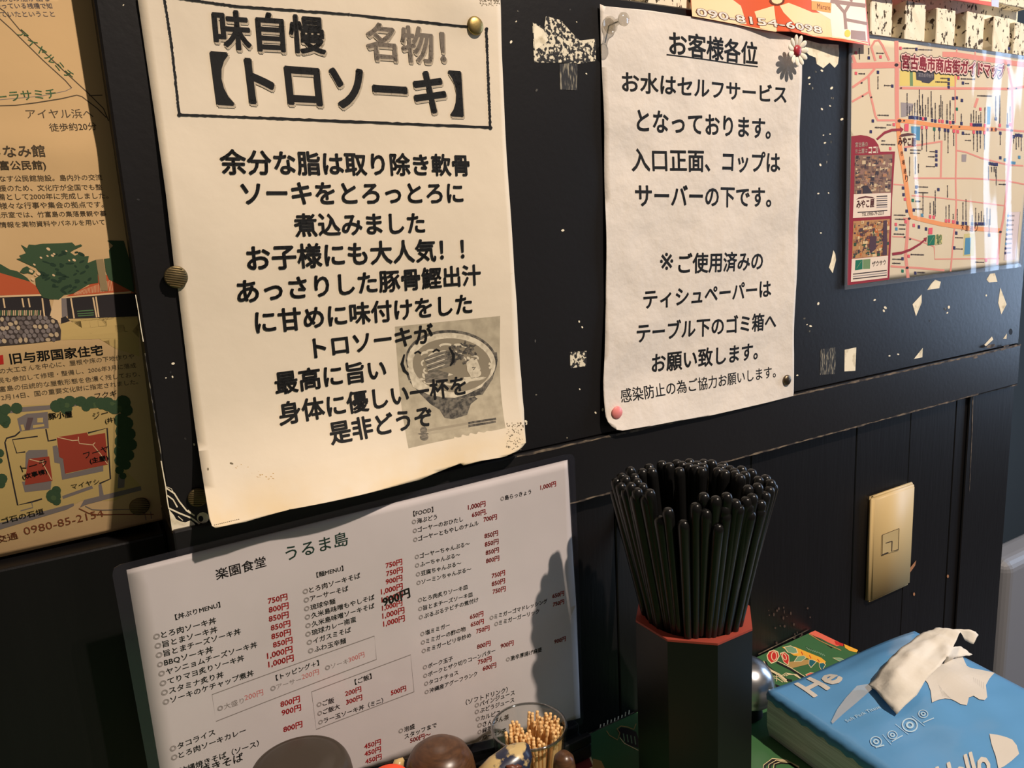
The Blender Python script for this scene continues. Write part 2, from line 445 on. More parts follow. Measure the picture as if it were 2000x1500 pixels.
# marks on the painted panel: bared plaster, scrapes, pin holes
PS = wall_surf()
P = Print(PS, 0.00015, 0.00012)
def cp(ox, oy, s, pts): return [(ox+a/s, oy+b_/s) for a, b_ in pts]
P.poly(cp(1000, 0, 3.03, [(120, 130), (190, 165), (200, 95), (290, 120), (340, 180), (400, 240), (495, 230), (495, 360), (380, 380), (300, 370), (130, 370)]), SCRAPE, 0)
P.poly(cp(1000, 0, 3.03, [(122, 135), (185, 175), (215, 240), (135, 300)]), PLASTER, 1)
P.poly(cp(1000, 0, 3.03, [(280, 380), (385, 370), (385, 535), (285, 530)]), SCRAPE2, 0)
P.poly(cp(1500, 0, 4, [(290, 310), (400, 340), (550, 350), (555, 420), (545, 500), (520, 530), (480, 490), (430, 533), (380, 500), (370, 450), (320, 430), (285, 395)]), PLASTER, 0)
for pts in ([(435, 575), (447, 600), (452, 640), (430, 728), (405, 690), (418, 650)], [(1060, 840), (1085, 800), (1112, 772), (1150, 785), (1140, 828)], [(962, 935), (1022, 870), (1022, 925), (985, 1014)],
            [(1455, 770), (1478, 732), (1510, 728), (1527, 786), (1470, 790)], [(1532, 925), (1547, 825), (1588, 935), (1553, 1003)], [(510, 1238), (587, 1222), (581, 1378), (508, 1382)], [(970, 1300), (1030, 1225), (1027, 1288)],
            [(1440, 1205), (1490, 1150), (1500, 1170), (1450, 1215)], [(1565, 1165), (1590, 1130), (1588, 1165)]):
    P.poly(cp(1500, 320, 3.41, pts), PLASTER, 0)
P.poly(cp(1500, 320, 3.41, [(350, 1235), (452, 1222), (446, 1400), (345, 1405)]), SCRAPE2, 0)
P.poly(cp(1000, 460, 3.03, [(343, 690), (440, 682), (440, 772), (345, 785)]), SCRAPE, 0)
dots = [(1012, 22), (1008, 42), (998, 82), (1048, 176), (1145, 144), (1099, 450), (1113, 19), (1126, 43), (1580, 152), (1593, 140), (1605, 138), (1624, 172), (1626, 192), (1621, 207), (1581, 164), (1586, 172), (1605, 213), (1644, 233), (1617, 302), (1608, 264),
        (1621, 262), (1624, 277), (1611, 279), (1602, 322), (1614, 317), (1598, 378), (1618, 377), (1588, 505), (1603, 455), (1598, 593), (1571, 622), (1576, 634), (1583, 637), (1580, 646), (1729, 601), (1726, 607), (1846, 604), (1850, 611), (1853, 600), (1815, 627), (1737, 695), (1754, 692),
        (1045, 666), (1137, 639), (1131, 628), (1047, 771), (1132, 760), (1163, 806), (1178, 811), (1177, 800), (1027, 823), (1107, 855), (1557, 733), (338, 710), (333, 727), (324, 738), (337, 736), (362, 857), (379, 868), (1926, 577), (270, 390), (241, 10), (1953, 682), (1957, 735), (1708, 586), (1028, 828)]
for i, (dx, dy) in enumerate(dots):
    rr = rs.uniform(1.3, 3.0)
    P.disc((dx, dy), rr*0.8, rr*1.2, PLASTER if i % 3 else SCRAPE2, 0, 7, rs.uniform(0, 3))
# the torn lower left corner
P.poly(cp(290, 900, 8.333, [(330, 780), (365, 830), (410, 880), (450, 950), (520, 985), (600, 1000), (680, 970), (740, 1010), (790, 1080), (870, 1130), (400, 1240)]), PLASTER, 0)
for pts, wd in (([(205, 0), (240, 200), (280, 420), (300, 600), (330, 780)], 18), ([(285, 440), (420, 530), (500, 660), (620, 810), (750, 890)], 24), ([(305, 560), (400, 630), (470, 755)], 22),
                ([(330, 770), (500, 850), (700, 930), (850, 1040), (890, 1120)], 26), ([(880, 990), (1000, 1075)], 22), ([(480, 900), (560, 970)], 14), ([(640, 800), (730, 880)], 16), ([(290, 420), (370, 450), (410, 520)], 9)):
    P.line(cp(290, 900, 8.333, pts), wd/8.333, PLASTER, 1)
P.disc((290+885/8.333, 900+925/8.333), 12, 11, PLASTER, 1, 12); P.disc((290+850/8.333, 900+940/8.333), 5, 6, INK, 2, 9)
P.line(cp(0, 440, 6.25, [(1655, 850), (1690, 1050), (1720, 1250), (1750, 1420)]), 1.6, PLASTER, 0)
P.line([(283, 690), (300, 800), (315, 890), (320, 930)], [1, 2, 2, 1], SCRAPE2, 0)
P.disc((1974, 648), 3.5, 6, INK, 0, 10)
P.build('paint_chips', panel, 'bared plaster, scrapes and pin holes')
# worn edges of the rail
RS = wall_surf(y=-0.003)
P = Print(RS, 0.0002)
def edge(z, x0, x1, wd, S=None):
    n = int((x1-x0)/0.006); pts = []
    for i in range(n+1):
        u = x0+(x1-x0)*i/n; pts.append((u, z+rs.uniform(-.0003, .0003), wd*rs.uniform(.45, 1.25)))
    uv = [(u, zz+ww/2) for u, zz, ww in pts]+[(u, zz-ww/2) for u, zz, ww in pts]; m = len(pts)
    return uv, [[i, i+1, m+i+1, m+i] for i in range(m-1)]
uv, ff = edge(ZA-0.0012, 0.262, 0.944, 0.0020); P.add(uv, ff, WORN)
uv, ff = edge(ZB+0.0012, 0.30, 0.86, 0.0017); P.add(uv, ff, WORN)
for (px_, py_, rw, rh) in ((1935, 668, 9, 7), (1965, 668, 6, 4), (1978, 668, 9, 3), (1905, 690, 5, 4)):
    P.disc((px_, py_+8), rw, rh*0.5, WORN, 1, 9, -0.3)
P.build('worn_edges', rail, 'pale worn edges of the rail')
WS = wall_surf(y=WY)
P = Print(WS, 0.0008)
for i in range(9): P.line([(1171+i*7, 1421-i*3.2), (1172+i*7, 1413-i*3.2+rs.uniform(-2, 2))], 2.2, PLASTER)
P.line([(1141, 1436), (1238, 1390)], 2.2, WORN); P.line([(1480, 1277), (1578, 1229)], 1.8, WORN)
P.poly(cp(1600, 640, 2.5, [(430, 1185), (470, 1135), (465, 1160), (440, 1195)]), mat('bare_wood', (170, 120, 84), 0.8), 0)
for i in range(26): P.disc((1500+rs.random()*90, 1262-rs.random()*80), rs.uniform(.8, 2.2), rs.uniform(1, 4), mat('brown_scuff', (74, 56, 46), 0.8), 0, 6)
for q in ((1899, 1094), (1932, 1092), (1937, 1085), (1784, 1160), (1850, 1125)): P.disc(q, 2, 3.5, mat('bare_wood', (170, 120, 84)), 0, 7)
P.build('scuffs', low, 'scratches and bare wood along the table edge')
P = Print(wall_surf(y=0.0035), 0.0003)
P.line([(1901, 771), (1930, 764), (1960, 757), (1986, 751)], [5, 4, 4, 3], WORN); P.line([(1900, 770), (1898, 850), (1893, 960)], [1.6, 1.2, .7], WORN)
P.build('worn_edge', post)

# ------------------------------------------------------------------ large notice about the pork rib soup
def h1(u, v):
    c = max(0.0, (-0.085-v)/0.067)
    curl = (0.027-0.016*(u-0.056)/0.215+0.003*math.sin(u*52+1.0))*c*c
    top = 0.004*math.exp(-((u-0.235)/0.03)**2-((v-0.148)/0.016)**2)
    return 0.0012+curl+0.0011*(1+math.sin(u*31+v*13))*0.5+top+0.0008*math.sin(v*44+u*9)
S1 = wall_surf(h1)
out1 = [(268.5, -8), (269, 0), (302, 224), (324, 380), (341, 532), (348, 569), (388, 881), (400, 958), (409, 1014), (414, 1027), (421, 1031), (480, 1019), (565, 995), (640, 981), (698, 968), (770, 950), (820, 937), (860, 920), (899, 905), (905, 909), (940, 900), (985, 892), (1010, 881), (1020, 873), (1027, 864), (1023, 801), (1018, 740), (1013, 680), (1009, 596), (1004, 532), (996, 400), (987, 266), (980, 110), (977, 0), (976, -8)]
PAPER1 = paper_mat('yellowed_paper', (230, 216, 193), 0.45, 0.0, 0.026, (226, 192, 126), fibre=0.10)
note1 = sheet('paper_notice', S1, out1, PAPER1)
tag(note1, 'large yellowed paper notice with a boxed headline and a printed bowl photo', 'notice')
P = Print(S1, 0.00028, 0.00003, g=0.006)
G = 0.010
PHOTO = two_tone('printed_grey_photo', (188, 176, 150), (168, 156, 132), 150, 0.35, 0.65, 0.85)
bx = lambda pts: cp(740, 600, 5, pts)
P.poly(bx([(155, 190), (1183, 85), (1235, 1180), (287, 1378)]), PHOTO, 0, G)
def ell(cx, cy, rx, ry, n=36, a0=0, a1=360, rot=0):
    r_ = math.radians(rot)
    o = []
    for i in range(n+1 if a1-a0 < 360 else n):
        t = math.radians(a0+(a1-a0)*i/n); ex_, ey_ = rx*math.cos(t), ry*math.sin(t)
        o.append((cx+ex_*math.cos(r_)-ey_*math.sin(r_), cy+ex_*math.sin(r_)+ey_*math.cos(r_)))
    return o
BOWLD = two_tone('printed_bowl_glaze', (58, 55, 50), (120, 112, 98), 330, 0.40, 0.62, 0.85)
PALE2 = mat('printed_noodle', (214, 202, 176), 0.85)
PALE = two_tone('printed_pale', (222, 210, 184), (186, 174, 150), 260, 0.4, 0.66, 0.85)
DK = two_tone('printed_dark', (62, 58, 52), (108, 100, 88), 420, 0.4, 0.6, 0.85)
MID = two_tone('printed_mid', (134, 124, 108), (96, 90, 78), 300, 0.4, 0.6, 0.85, stretch=(1, 1, 4))
P.poly(bx([(262, 640), (290, 720), (400, 845), (500, 945), (590, 1000), (640, 1080), (720, 1094), (860, 1050), (895, 945), (1010, 855), (1110, 700), (1158, 520), (1150, 440), (700, 420)]), BOWLD, 1, G)
P.poly(bx(ell(706, 520, 448, 298, rot=4)), BOWLD, 2, G)
P.poly(bx(ell(706, 536, 432, 286, rot=4)), PALE, 3, G)
P.poly(bx([(276, 600), (330, 780), (480, 852), (620, 880), (740, 884), (860, 848), (1000, 780), (1120, 620), (1000, 420), (400, 430)]), PALE, 4, G)
P.poly(bx(ell(712, 565, 385, 262, rot=4)), mat('printed_broth', (140, 129, 108), 0.85), 5, G)
for i in range(46):
    a = rs.uniform(0, 6.28); q = rs.uniform(.35, .95); cx_, cy_ = 712+360*q*math.cos(a), 575+235*q*math.sin(a)
    P.line(bx(ell(cx_, cy_, rs.uniform(24, 70), rs.uniform(14, 36), 7, a*57-60, a*57+60)), rs.uniform(2.6, 5.0), PALE2, 6)
P.poly(bx([(440, 500), (560, 440), (690, 420), (735, 470), (720, 570), (600, 600), (480, 640)]), MID, 7, G)
P.poly(bx([(445, 655), (560, 610), (680, 640), (660, 720), (520, 740), (455, 740)]), MID, 7, G)
for i in range(5): P.line(bx([(450+i*6, 520+i*24), (640, 455+i*26)]), 1.6, DK if i % 2 else PALE, 8)
for i in range(60):
    a = rs.uniform(0, 6.28); q = rs.random()**.5; cx_, cy_ = 810+150*q*math.cos(a), 450+125*q*math.sin(a); t = rs.uniform(0, 3.1)
    P.line(bx([(cx_-24*math.cos(t), cy_-16*math.sin(t)), (cx_+24*math.cos(t), cy_+16*math.sin(t))]), rs.uniform(2, 5), DK, 9)
P.poly(bx([(850, 540), (900, 500), (950, 500), (990, 600), (960, 680), (900, 690), (860, 620)]), PALE, 9)
P.line(bx([(905, 590), (940, 585), (920, 610)]), 2, DK, 10)
P.poly(bx([(870, 1120), (1142, 1077), (1144, 1098), (872, 1142)]), DK, 2); P.poly(bx([(872, 1148), (1140, 1106), (1140, 1126), (872, 1172)]), DK, 2)
P.poly(bx([(470, 1192), (870, 1122), (870, 1144), (470, 1216)]), mat('printed_chopstick', (158, 146, 124), 0.85), 2); P.poly(bx([(470, 1224), (870, 1150), (870, 1170), (470, 1246)]), mat('printed_chopstick2', (176, 164, 140), 0.85), 2)
P.poly(bx(ell(435, 1200, 34, 36)), MID, 3); P.poly(bx(ell(440, 1268, 42, 34)), MID, 3); P.poly(bx(ell(432, 1234, 52, 10)), MID, 4)
c3 = lambda x_, y_: (280+x_/2.6316, y_/2.6316)
c4 = lambda x_, y_: (280+x_/2.6316, 520+y_/2.6316)
def heavy(body, p0, p1, bold, m=INK, **k_):
    P.text(body, p0, p1, SOFT_INK, 11, bold+0.012, res=2, g=G, shift=(0.0005, -0.0009), ref=bold, **k_)
    P.text(body, p0, p1, m, 12, bold, res=3, g=G, **k_)
heavy('味自慢', c3(365, 246), c3(940, 275), 0.030, top=c3(346, 42))
heavy('名物！', c3(1150, 302), c3(1557, 330), 0.022, GREY_INK, top=c3(1132, 110))
heavy('【トロソーキ】', c3(373, 528), c3(1645, 592), 0.034, top=c3(338, 262))
for body, a_, b_, tp in (('余分な脂は取り除き軟骨', c3(400, 893), c3(1678, 902), None), ('ソーキをとろっとろに', c3(508, 1053), c3(1645, 1043), None), ('煮込みました', c3(778, 1214), c3(1448, 1197), None),
                     ('お子様にも大人気！！', c3(535, 1390), c3(1650, 1332), None), ('あっさりした豚骨鰹出汁', c4(485, 190), c4(1735, 92), None), ('に甘めに味付けをした', c4(578, 346), c4(1690, 240), None),
                     ('トロソーキが', c4(878, 474), c4(1492, 392), None), ('最高に旨い', c4(680, 658), c4(1250, 575), None), ('身体に優しい一杯を', c4(700, 815), c4(1662, 655), None), ('是非どうぞ', c4(965, 916), c4(1490, 815), None)):
    P.text(body, a_, b_, INK, 12, 0.026, res=3, g=G)
P.line([c4(1340, 452), c4(1328, 500), c4(1340, 535), c4(1362, 556)], [3, 6, 6, 3], INK, 12); P.line([c4(1572, 418), c4(1592, 455), c4(1590, 490), c4(1575, 510)], [3, 6, 6, 3], INK, 12)
P.line([c4(1392, 447), c4(1410, 436), c4(1426, 448)], 3.4, INK, 12); P.line([c4(1486, 440), c4(1504, 426), c4(1522, 436)], 3.4, INK, 12)
def rough_line(a_, b_, wd):
    n = 40; pts = []; ws = []
    for i in range(n+1):
        t = i/n; pts.append((a_[0]+(b_[0]-a_[0])*t+rs.uniform(-.5, .5), a_[1]+(b_[1]-a_[1])*t+rs.uniform(-.5, .5))); ws.append(wd*rs.uniform(.75, 1.25))
    P.line(pts, ws, INK, 12)
for q in ([(320, -7), (335, 87), (350, 224)], [(350, 224), (553, 232), (957, 249)], [(957, 249), (953, 150), (949, 57)], [(330, -6), (462, 13), (683, 28.5), (925, 54)]):
    for a_, b_ in zip(q, q[1:]): rough_line(a_, b_, 4.4)
P.disc((350.5, 224), 4.6, 4.2, INK, 13, 9); P.disc((957.5, 250), 3.6, 3.6, INK, 13, 9); P.disc((949.5, 57), 3.4, 3.4, INK, 13, 9)
P.build('printing', note1, 'black Japanese lettering, headline frame and grey photo of a noodle bowl')
P = Print(S1, 0.00028, g=0.006)
DIRT = mat('tape_dirt', (112, 100, 78), 0.8); TAN = mat('tea_stain', (186, 150, 92), 0.85)
for i in range(80):
    P.disc((989+rs.random()*33, 826+rs.random()**1.4*52), rs.uniform(.4, 1.7), rs.uniform(.5, 2), DIRT, 0, 6, rs.uniform(0, 3))
    if i < 60: P.disc((936+rs.random()*40, rs.random()**2*12), rs.uniform(.5, 2), rs.uniform(.5, 1.4), DIRT, 0, 6, rs.uniform(0, 3))
for i in range(26):
    t = rs.random(); P.disc((432+t*108+rs.gauss(0, 6), 898+t*42+rs.gauss(0, 5)), rs.uniform(.5, 2.6), rs.uniform(.3, 1), TAN, 0, 7, .3)
P.disc((452, 905), 4, 2, DIRT, 1, 8, .3); P.disc((406, 916), 2, 3, DIRT, 1, 7)
for i in range(14): P.disc((419+i*3.6, 1025-i*.85), 1.5, .9, DIRT, 1, 6)
P.build('dirt_specks', note1, 'brown specks and stains')

# ------------------------------------------------------------------ notice to customers
def h2(u, v):
    c = max(0.0, (-0.105-v)/0.045)
    curl = 0.006*c*c*(1.2-(u-0.34)/0.22)
    return 0.0008+curl+0.0016*(0.5+0.5*math.sin(u*46+v*7))*math.exp(-((v-0.15)/0.4)**2)+0.0012*math.sin(v*37-u*22)**2+0.0011*math.exp(-((u-0.38)/0.02)**2)*math.sin(v*60)**2
S2 = wall_surf(h2)
out2 = [(1171.6, 8), (1180, 12), (1264, 20), (1350, 33), (1440, 50), (1512, 63), (1550, 74), (1562, 84), (1566, 96), (1566, 109), (1561, 264), (1558, 478), (1554, 569), (1550.5, 691), (1549.5, 773), (1500, 786), (1439, 800), (1385, 812), (1330, 821), (1270, 832), (1214.5, 841), (1204, 839), (1194.7, 833), (1187, 824), (1183, 814), (1178, 744), (1183, 592), (1184, 460), (1180, 297), (1175, 132)]
PAPER2 = paper_mat('white_paper', (226, 217, 206), 0.0, fibre=0.45)
note2 = sheet('paper_notice', S2, out2, PAPER2)
tag(note2, 'white paper notice to customers beside the orange flyer, with an underlined top line', 'notice')
P = Print(S2, g=0.006)
d5 = lambda x_, y_: (1000+x_/3.03, y_/3.03)
d6 = lambda x_, y_: (1000+x_/3.03, 460+y_/3.03)
for body, a_, b_, tp in (('お客様各位', d5(930, 322), d5(1452, 382), d5(924, 180)), ('お水はセルフサービス', d5(650, 542), d5(1622, 612), d5(646, 420)), ('となっております。', d5(735, 778), d5(1528, 822), None), ('入口正面、コップは', d5(707, 1012), d5(1586, 1020), None),
                     ('サーバーの下です。', d5(727, 1222), d5(1532, 1224), None), ('ご使用済みの', d6(982, 224), d6(1482, 202), None), ('ティシュペーパーは', d6(778, 435), d6(1532, 362), None), ('テーブル下のゴミ箱へ', d6(735, 635), d6(1560, 552), None),
                     ('お願い致します。', d6(825, 812), d6(1452, 730), None), ('感染防止の為ご協力お願いします。', d6(645, 990), d6(1560, 838), None)):
    P.text(body, a_, b_, INK, 2, 0.024 if len(body) < 14 else 0.012, res=3, g=G, top=tp)
P.text('※', d6(874, 232), d6(954, 228), INK, 2, 0.004)
P.line([d5(913, 324), d5(1180, 358), d5(1453, 395)], 2.6, INK, 2)
P.build('printing', note2, 'black Japanese lettering')

# ------------------------------------------------------------------ old island map poster in the recess
def h3(u, v):
    t = max(0.0, (0.02-v)/0.18)
    return -(0.0165+0.004*(0.15-v)+0.034*t*t)+0.0012*math.exp(-((v-0.056)/0.012)**2)+0.0008*math.sin(u*30+v*22)+0.0012*math.exp(-((v+0.043)/0.012)**2)
S3 = wall_surf(h3)
PAPER3 = paper_mat('old_tan_paper', (212, 178, 130), 0.0, fibre=0.06)
tl = S3.px(175, -12); br = S3.px(321, 1014); bl = S3.px(-40, 1097); tl0 = S3.px(-90, -12)
post3 = sheet('map_poster', S3, [tl0, (0.0365, tl[1]), (0.0368, br[1]), br, bl, (bl[0]-0.03, bl[1]-0.001), (tl0[0]-0.02, tl0[1])], PAPER3, px=False, g=0.004)
tag(post3, 'tan tourist map poster with a tree and red roofs, hanging in the dark recess', 'poster')
P = Print(S3, g=0.004)
c_ = lambda n, r_, g_, b_: mat('poster_'+n, (r_, g_, b_), 0.8, spec=0.2)
TXT = c_('ink', 88, 76, 60); GRN = c_('green', 62, 84, 60); GRN2 = c_('green_dark', 42, 62, 48); RED = c_('red', 190, 92, 58); RED2 = c_('roof_red', 160, 66, 50); DKB = c_('dark', 50, 46, 48); GRY = c_('grey', 128, 118, 116); YEL = c_('yellow', 200, 172, 112); TANP = c_('tan', 224, 192, 150); BRN = c_('brown', 128, 70, 44); SGRN = c_('sign_green', 90, 124, 84)
q5 = lambda *pts: [(a/5, b_/5) for a, b_ in pts]
P.line(q5((-40, 150), (115, 290), (420, 590), (640, 790), (700, 860)), 2.0, TXT); P.line(q5((-20, 70), (40, 110), (190, 290), (420, 500), (620, 690), (860, 910), (1010, 1060), (1060, 1180)), 2.0, TXT)
P.line(q5((700, 860), (640, 890), (400, 940), (0, 975)), 1.2, GRY); P.line(q5((-30, 1035), (150, 1030), (350, 1005), (600, 965), (750, 930), (800, 945), (950, 1060), (1040, 1150)), [2, 2, 2.4, 2.4, 2, 2, 2, 2], TXT)
P.line(q5((870, 935), (1000, 930)), 2, TXT)
P.text('アイヤルミチ', (31, 67), (136, 157), SGRN, 2, .01, asp=.95); P.text('ーラサミチ', (-4, 200), (112, 192), SGRN, 2, .01)
for body, a_, b_, bo, m_ in (('観光の船が出る', (-5, 3), (98, 3), .01, GRY), ('残っている桟橋で知', (-10, 17), (103, 17), .01, GRY), ('れていたということ', (-12, 34), (108, 33), .01, GRY),
    ('アイヤル浜へ', (53, 232), (183, 231), .0, TXT), ('徒歩約20分', (98, 257), (190, 254), .005, TXT), ('ちなみ館', (-20, 308), (90, 306), .02, TXT), ('富公民館)', (0, 332), (91, 331), .02, TXT),
    ('をなす公民館施設。島内外の交流', (-16, 355.5), (200, 352), .005, TXT), ('支援のため、文化庁が全国でも整', (-16, 374), (200, 371), .005, TXT), ('備として2000年に完成しました。', (-4, 391), (212, 388), .005, TXT),
    ('様々な行事や集会の拠点です。', (0, 408.5), (203, 405), .005, TXT), ('展示室では、竹富島の集落景観や暮', (-12, 426), (208, 422), .005, TXT), ('情報を実物資料やパネルを用いて', (0, 445), (205, 439), .005, TXT),
    ('旧与那国家住宅', (21, 711), (202, 693), .022, INK), ('の大工さんを中心に、屋根や床の下地作りや', (0, 730), (262, 700), .0, TXT), ('民も参加して修理・整備し、2006年3月に落成', (-3, 748.5), (266, 718), .0, TXT),
    ('富島の伝統的な屋敷形態を色濃く残しており、', (0, 765.5), (274, 735), .0, TXT), ('2月14日、国の重要文化財に指定されました。', (3, 782), (270, 750), .0, TXT)):
    P.text(body, a_, b_, m_, 2, bo)
P.poly([(-12, 696), (0, 694), (6, 693), (7.5, 711), (-12, 714)], c_('label_red', 190, 46, 40), 1)
t6 = lambda *pts: [(a/6.25, 440+b_/6.25) for a, b_ in pts]
P.poly(t6((-60, 470), (0, 470), (120, 540), (210, 560), (330, 640), (380, 700), (-60, 620)), GRN, 0)
P.poly(t6((-60, 570), (0, 580), (370, 690), (440, 740), (500, 860), (-60, 855)), RED, 1)
P.poly(t6((800, 870), (1080, 740), (1190, 610), (1500, 600), (1640, 830), (1330, 830)), RED, 1)
for i in range(26): P.line(t6((930+i*17, 815-i*6), (900+i*19, 850-i*2)), .9, TANP, 2)
P.line(t6((-60, 855), (0, 870), (505, 850)), 3.4, TANP, 2); P.line(t6((800, 880), (1330, 835), (1600, 815)), 3, TANP, 2)
P.poly(t6((-60, 880), (510, 865), (600, 900), (640, 1090), (600, 1160), (-60, 1150)), DKB, 1)
P.poly(t6((810, 885), (1340, 845), (1640, 830), (1680, 1110), (1210, 1130), (830, 1140)), DKB, 1)
P.poly(t6((660, 900), (800, 880), (820, 1130), (745, 1200), (600, 1140)), TANP, 1); P.poly(t6((750, 890), (810, 890), (825, 1110), (755, 1120)), GRY, 2); P.poly(t6((745, 1130), (800, 1110), (855, 1165), (745, 1200)), DKB, 3)
for a_ in ((40, 890, 60, 1010), (270, 890, 290, 1000), (345, 890, 365, 1000), (515, 890, 545, 1130), (865, 890, 905, 1135), (1135, 880, 1180, 1125), (1170, 870, 1205, 1120)): P.line(t6((a_[0], a_[1]), (a_[2], a_[3])), 3, TANP, 3)
P.line(t6((940, 1050), (1140, 1035)), 2, SGRN, 3); P.line(t6((945, 1080), (1145, 1068)), 2, SGRN, 3); P.line(t6((950, 1106), (1145, 1094)), 2, SGRN, 3)
for i in range(26): P.poly(t6((-60+i*22, 1040), (-48+i*22, 1035), (-50+i*22, 1100), (-62+i*22, 1104)), TANP if i % 3 else SGRN, 3)
P.poly(t6((720, 1200), (855, 1165), (1370, 1115), (1400, 1500), (1700, 1600), (1690, 1125), (1385, 1115), (860, 1150)), YEL, 0)
P.poly(t6((740, 1200), (1380, 1115), (1690, 1120), (1700, 1370), (1395, 1380), (750, 1400)), YEL, 0)
P.poly(t6((-60, 1140), (500, 1085), (640, 1130), (700, 1160), (745, 1280), (740, 1400), (350, 1445), (-60, 1480)), c_('stone_gap', 66, 58, 56), 2)
for i in range(13):
    for j in range(6):
        cx_, cy_ = -40+i*66+(j % 2)*33+rs.uniform(-8, 8), 1150+j*54+rs.uniform(-8, 8)-i*3
        if cx_ > 705 or cy_ < 1110+max(0, cx_-520)*.3: continue
        P.poly(t6(*ell(cx_, cy_, rs.uniform(27, 36), rs.uniform(22, 28), 8, rot=rs.uniform(0, 90))), rs.choice((GRY, GRY, c_('stone', 108, 98, 96), c_('stone_pale', 190, 168, 138))), 3)
tree = [(255, 235), (330, 280), (350, 235), (430, 240), (520, 225), (750, 218), (880, 210), (920, 250), (985, 232), (1005, 250), (900, 300), (855, 330), (915, 370), (975, 340), (1010, 380), (1085, 375), (1070, 460), (1170, 420), (1240, 415), (1185, 500), (1200, 700), (1080, 720), (900, 830), (780, 850), (720, 905), (600, 900), (520, 880), (440, 740), (430, 650), (500, 600), (440, 520), (330, 470), (200, 410), (260, 400), (235, 370), (320, 340), (290, 290)]
P.poly(t6(*tree), GRN, 4)
P.poly(t6((1310, 185), (1510, 190), (1620, 560), (1650, 830), (1330, 660), (1290, 560), (1270, 410), (1340, 400), (1330, 300), (1380, 250)), GRN, 4)
for i in range(40):
    a = rs.uniform(0, 6.28); q = rs.random()**.5; P.poly(t6(*ell(800+330*q*math.cos(a), 560+260*q*math.sin(a), rs.uniform(20, 60), rs.uniform(10, 24), 8, rot=rs.uniform(-40, 40))), GRN2, 5)
for hx, hy, hr in ((590, 290, 28), (500, 395, 18), (580, 375, 16), (640, 370, 22), (660, 350, 18), (905, 425, 24), (845, 430, 14), (810, 315, 14), (655, 610, 20), (470, 590, 30), (400, 660, 26), (420, 480, 18), (380, 560, 30), (430, 610, 16)): P.poly(t6(*ell(hx, hy, hr, hr*.6, 8, rot=30)), TANP, 6)
P.poly(t6((240, 570), (280, 520), (330, 500), (370, 530), (430, 560), (400, 600), (340, 580), (290, 590)), GRN, 5)
P.poly(t6((1170, 420), (1260, 410), (1320, 800), (1230, 800)), c_('caption', 150, 130, 96), 6)
# the house plan
a7 = lambda *pts: [(a/5.357, 780+b_/5.357) for a, b_ in pts]
P.poly(a7((-60, 90), (120, 60), (250, 60), (560, 50), (900, 20), (1190, 90), (1330, 760), (1480, 910), (1200, 1060), (850, 1060), (780, 1095), (0, 1300), (-60, 1290)), YEL, 0)
P.poly(a7((-60, 110), (230, 80), (800, 40), (850, 10), (850, 60), (600, 100), (240, 130), (-60, 160)), GRY, 1)
P.poly(a7((180, 200), (280, 150), (500, 130), (510, 300), (380, 310), (210, 335)), GRY, 1); P.poly(a7((290, 190), (350, 190), (310, 320), (260, 320)), c_('plan_brown', 100, 82, 84), 2); P.poly(a7((390, 195), (450, 190), (450, 240), (390, 240)), YEL, 2); P.poly(a7((345, 270), (460, 255), (465, 280), (345, 300)), YEL, 2); P.poly(a7((215, 265), (245, 262), (262, 318), (230, 328)), YEL, 2)
P.line(a7((210, 335), (160, 380), (70, 405), (52, 450), (185, 1105), (340, 1070), (440, 1040)), 3, DKB, 1); P.line(a7((330, 1075), (345, 1130), (215, 1165)), 2, GRY, 1); P.line(a7((480, 310), (505, 435), (590, 418)), 3, DKB, 1); P.line(a7((395, 385), (130, 420), (175, 560), (265, 548)), 2.4, DKB, 1)
P.line(a7((920, 350), (1120, 300), (1155, 830), (1040, 880)), 3, DKB, 1)
P.poly(a7((270, 560), (300, 530), (495, 525), (500, 600), (300, 640), (290, 760), (265, 700)), GRY, 1); P.poly(a7((550, 490), (595, 480), (660, 630), (690, 780), (1080, 690), (1080, 750), (650, 840), (625, 670), (570, 660)), GRY, 1)
P.poly(a7((230, 860), (540, 840), (530, 940), (260, 970)), GRY, 1)
P.poly(a7((300, 620), (515, 595), (550, 850), (260, 895), (270, 790)), RED2, 2); P.poly(a7((595, 395), (910, 345), (925, 380), (1100, 350), (1130, 680), (1070, 690), (680, 775), (660, 620), (620, 600)), RED2, 2)
for pts in (((600, 395), (760, 430), (820, 425), (830, 460), (970, 475), (1050, 570), (1125, 675)), ((820, 390), (820, 430)), ((970, 475), (995, 450)), ((310, 625), (430, 655), (460, 640)), ((440, 650), (540, 840))): P.line(a7(*pts), 1.6, TANP, 3)
P.poly(a7((650, 1010), (960, 900), (975, 930), (660, 1040)), GRY, 1); P.poly(a7((835, 1130), (880, 1050), (1470, 905), (1480, 950), (900, 1100)), GRY, 1); P.poly(a7((-60, 1300), (0, 1290), (770, 1085), (775, 1110), (700, 1150), (0, 1360), (-60, 1380)), GRY, 1); P.poly(a7((1030, 890), (1060, 880), (1085, 1000), (1040, 1010)), GRY, 1); P.poly(a7((1240, 770), (1310, 770), (1300, 920), (1230, 930)), GRY, 1)
def bush(pts, m=GRN): 
    for bx_, by_, br_ in pts: P.poly(a7(*ell(bx_, by_, br_, br_*.92, 11, rot=rs.uniform(0, 40))), m, rs.choice((3, 4)))
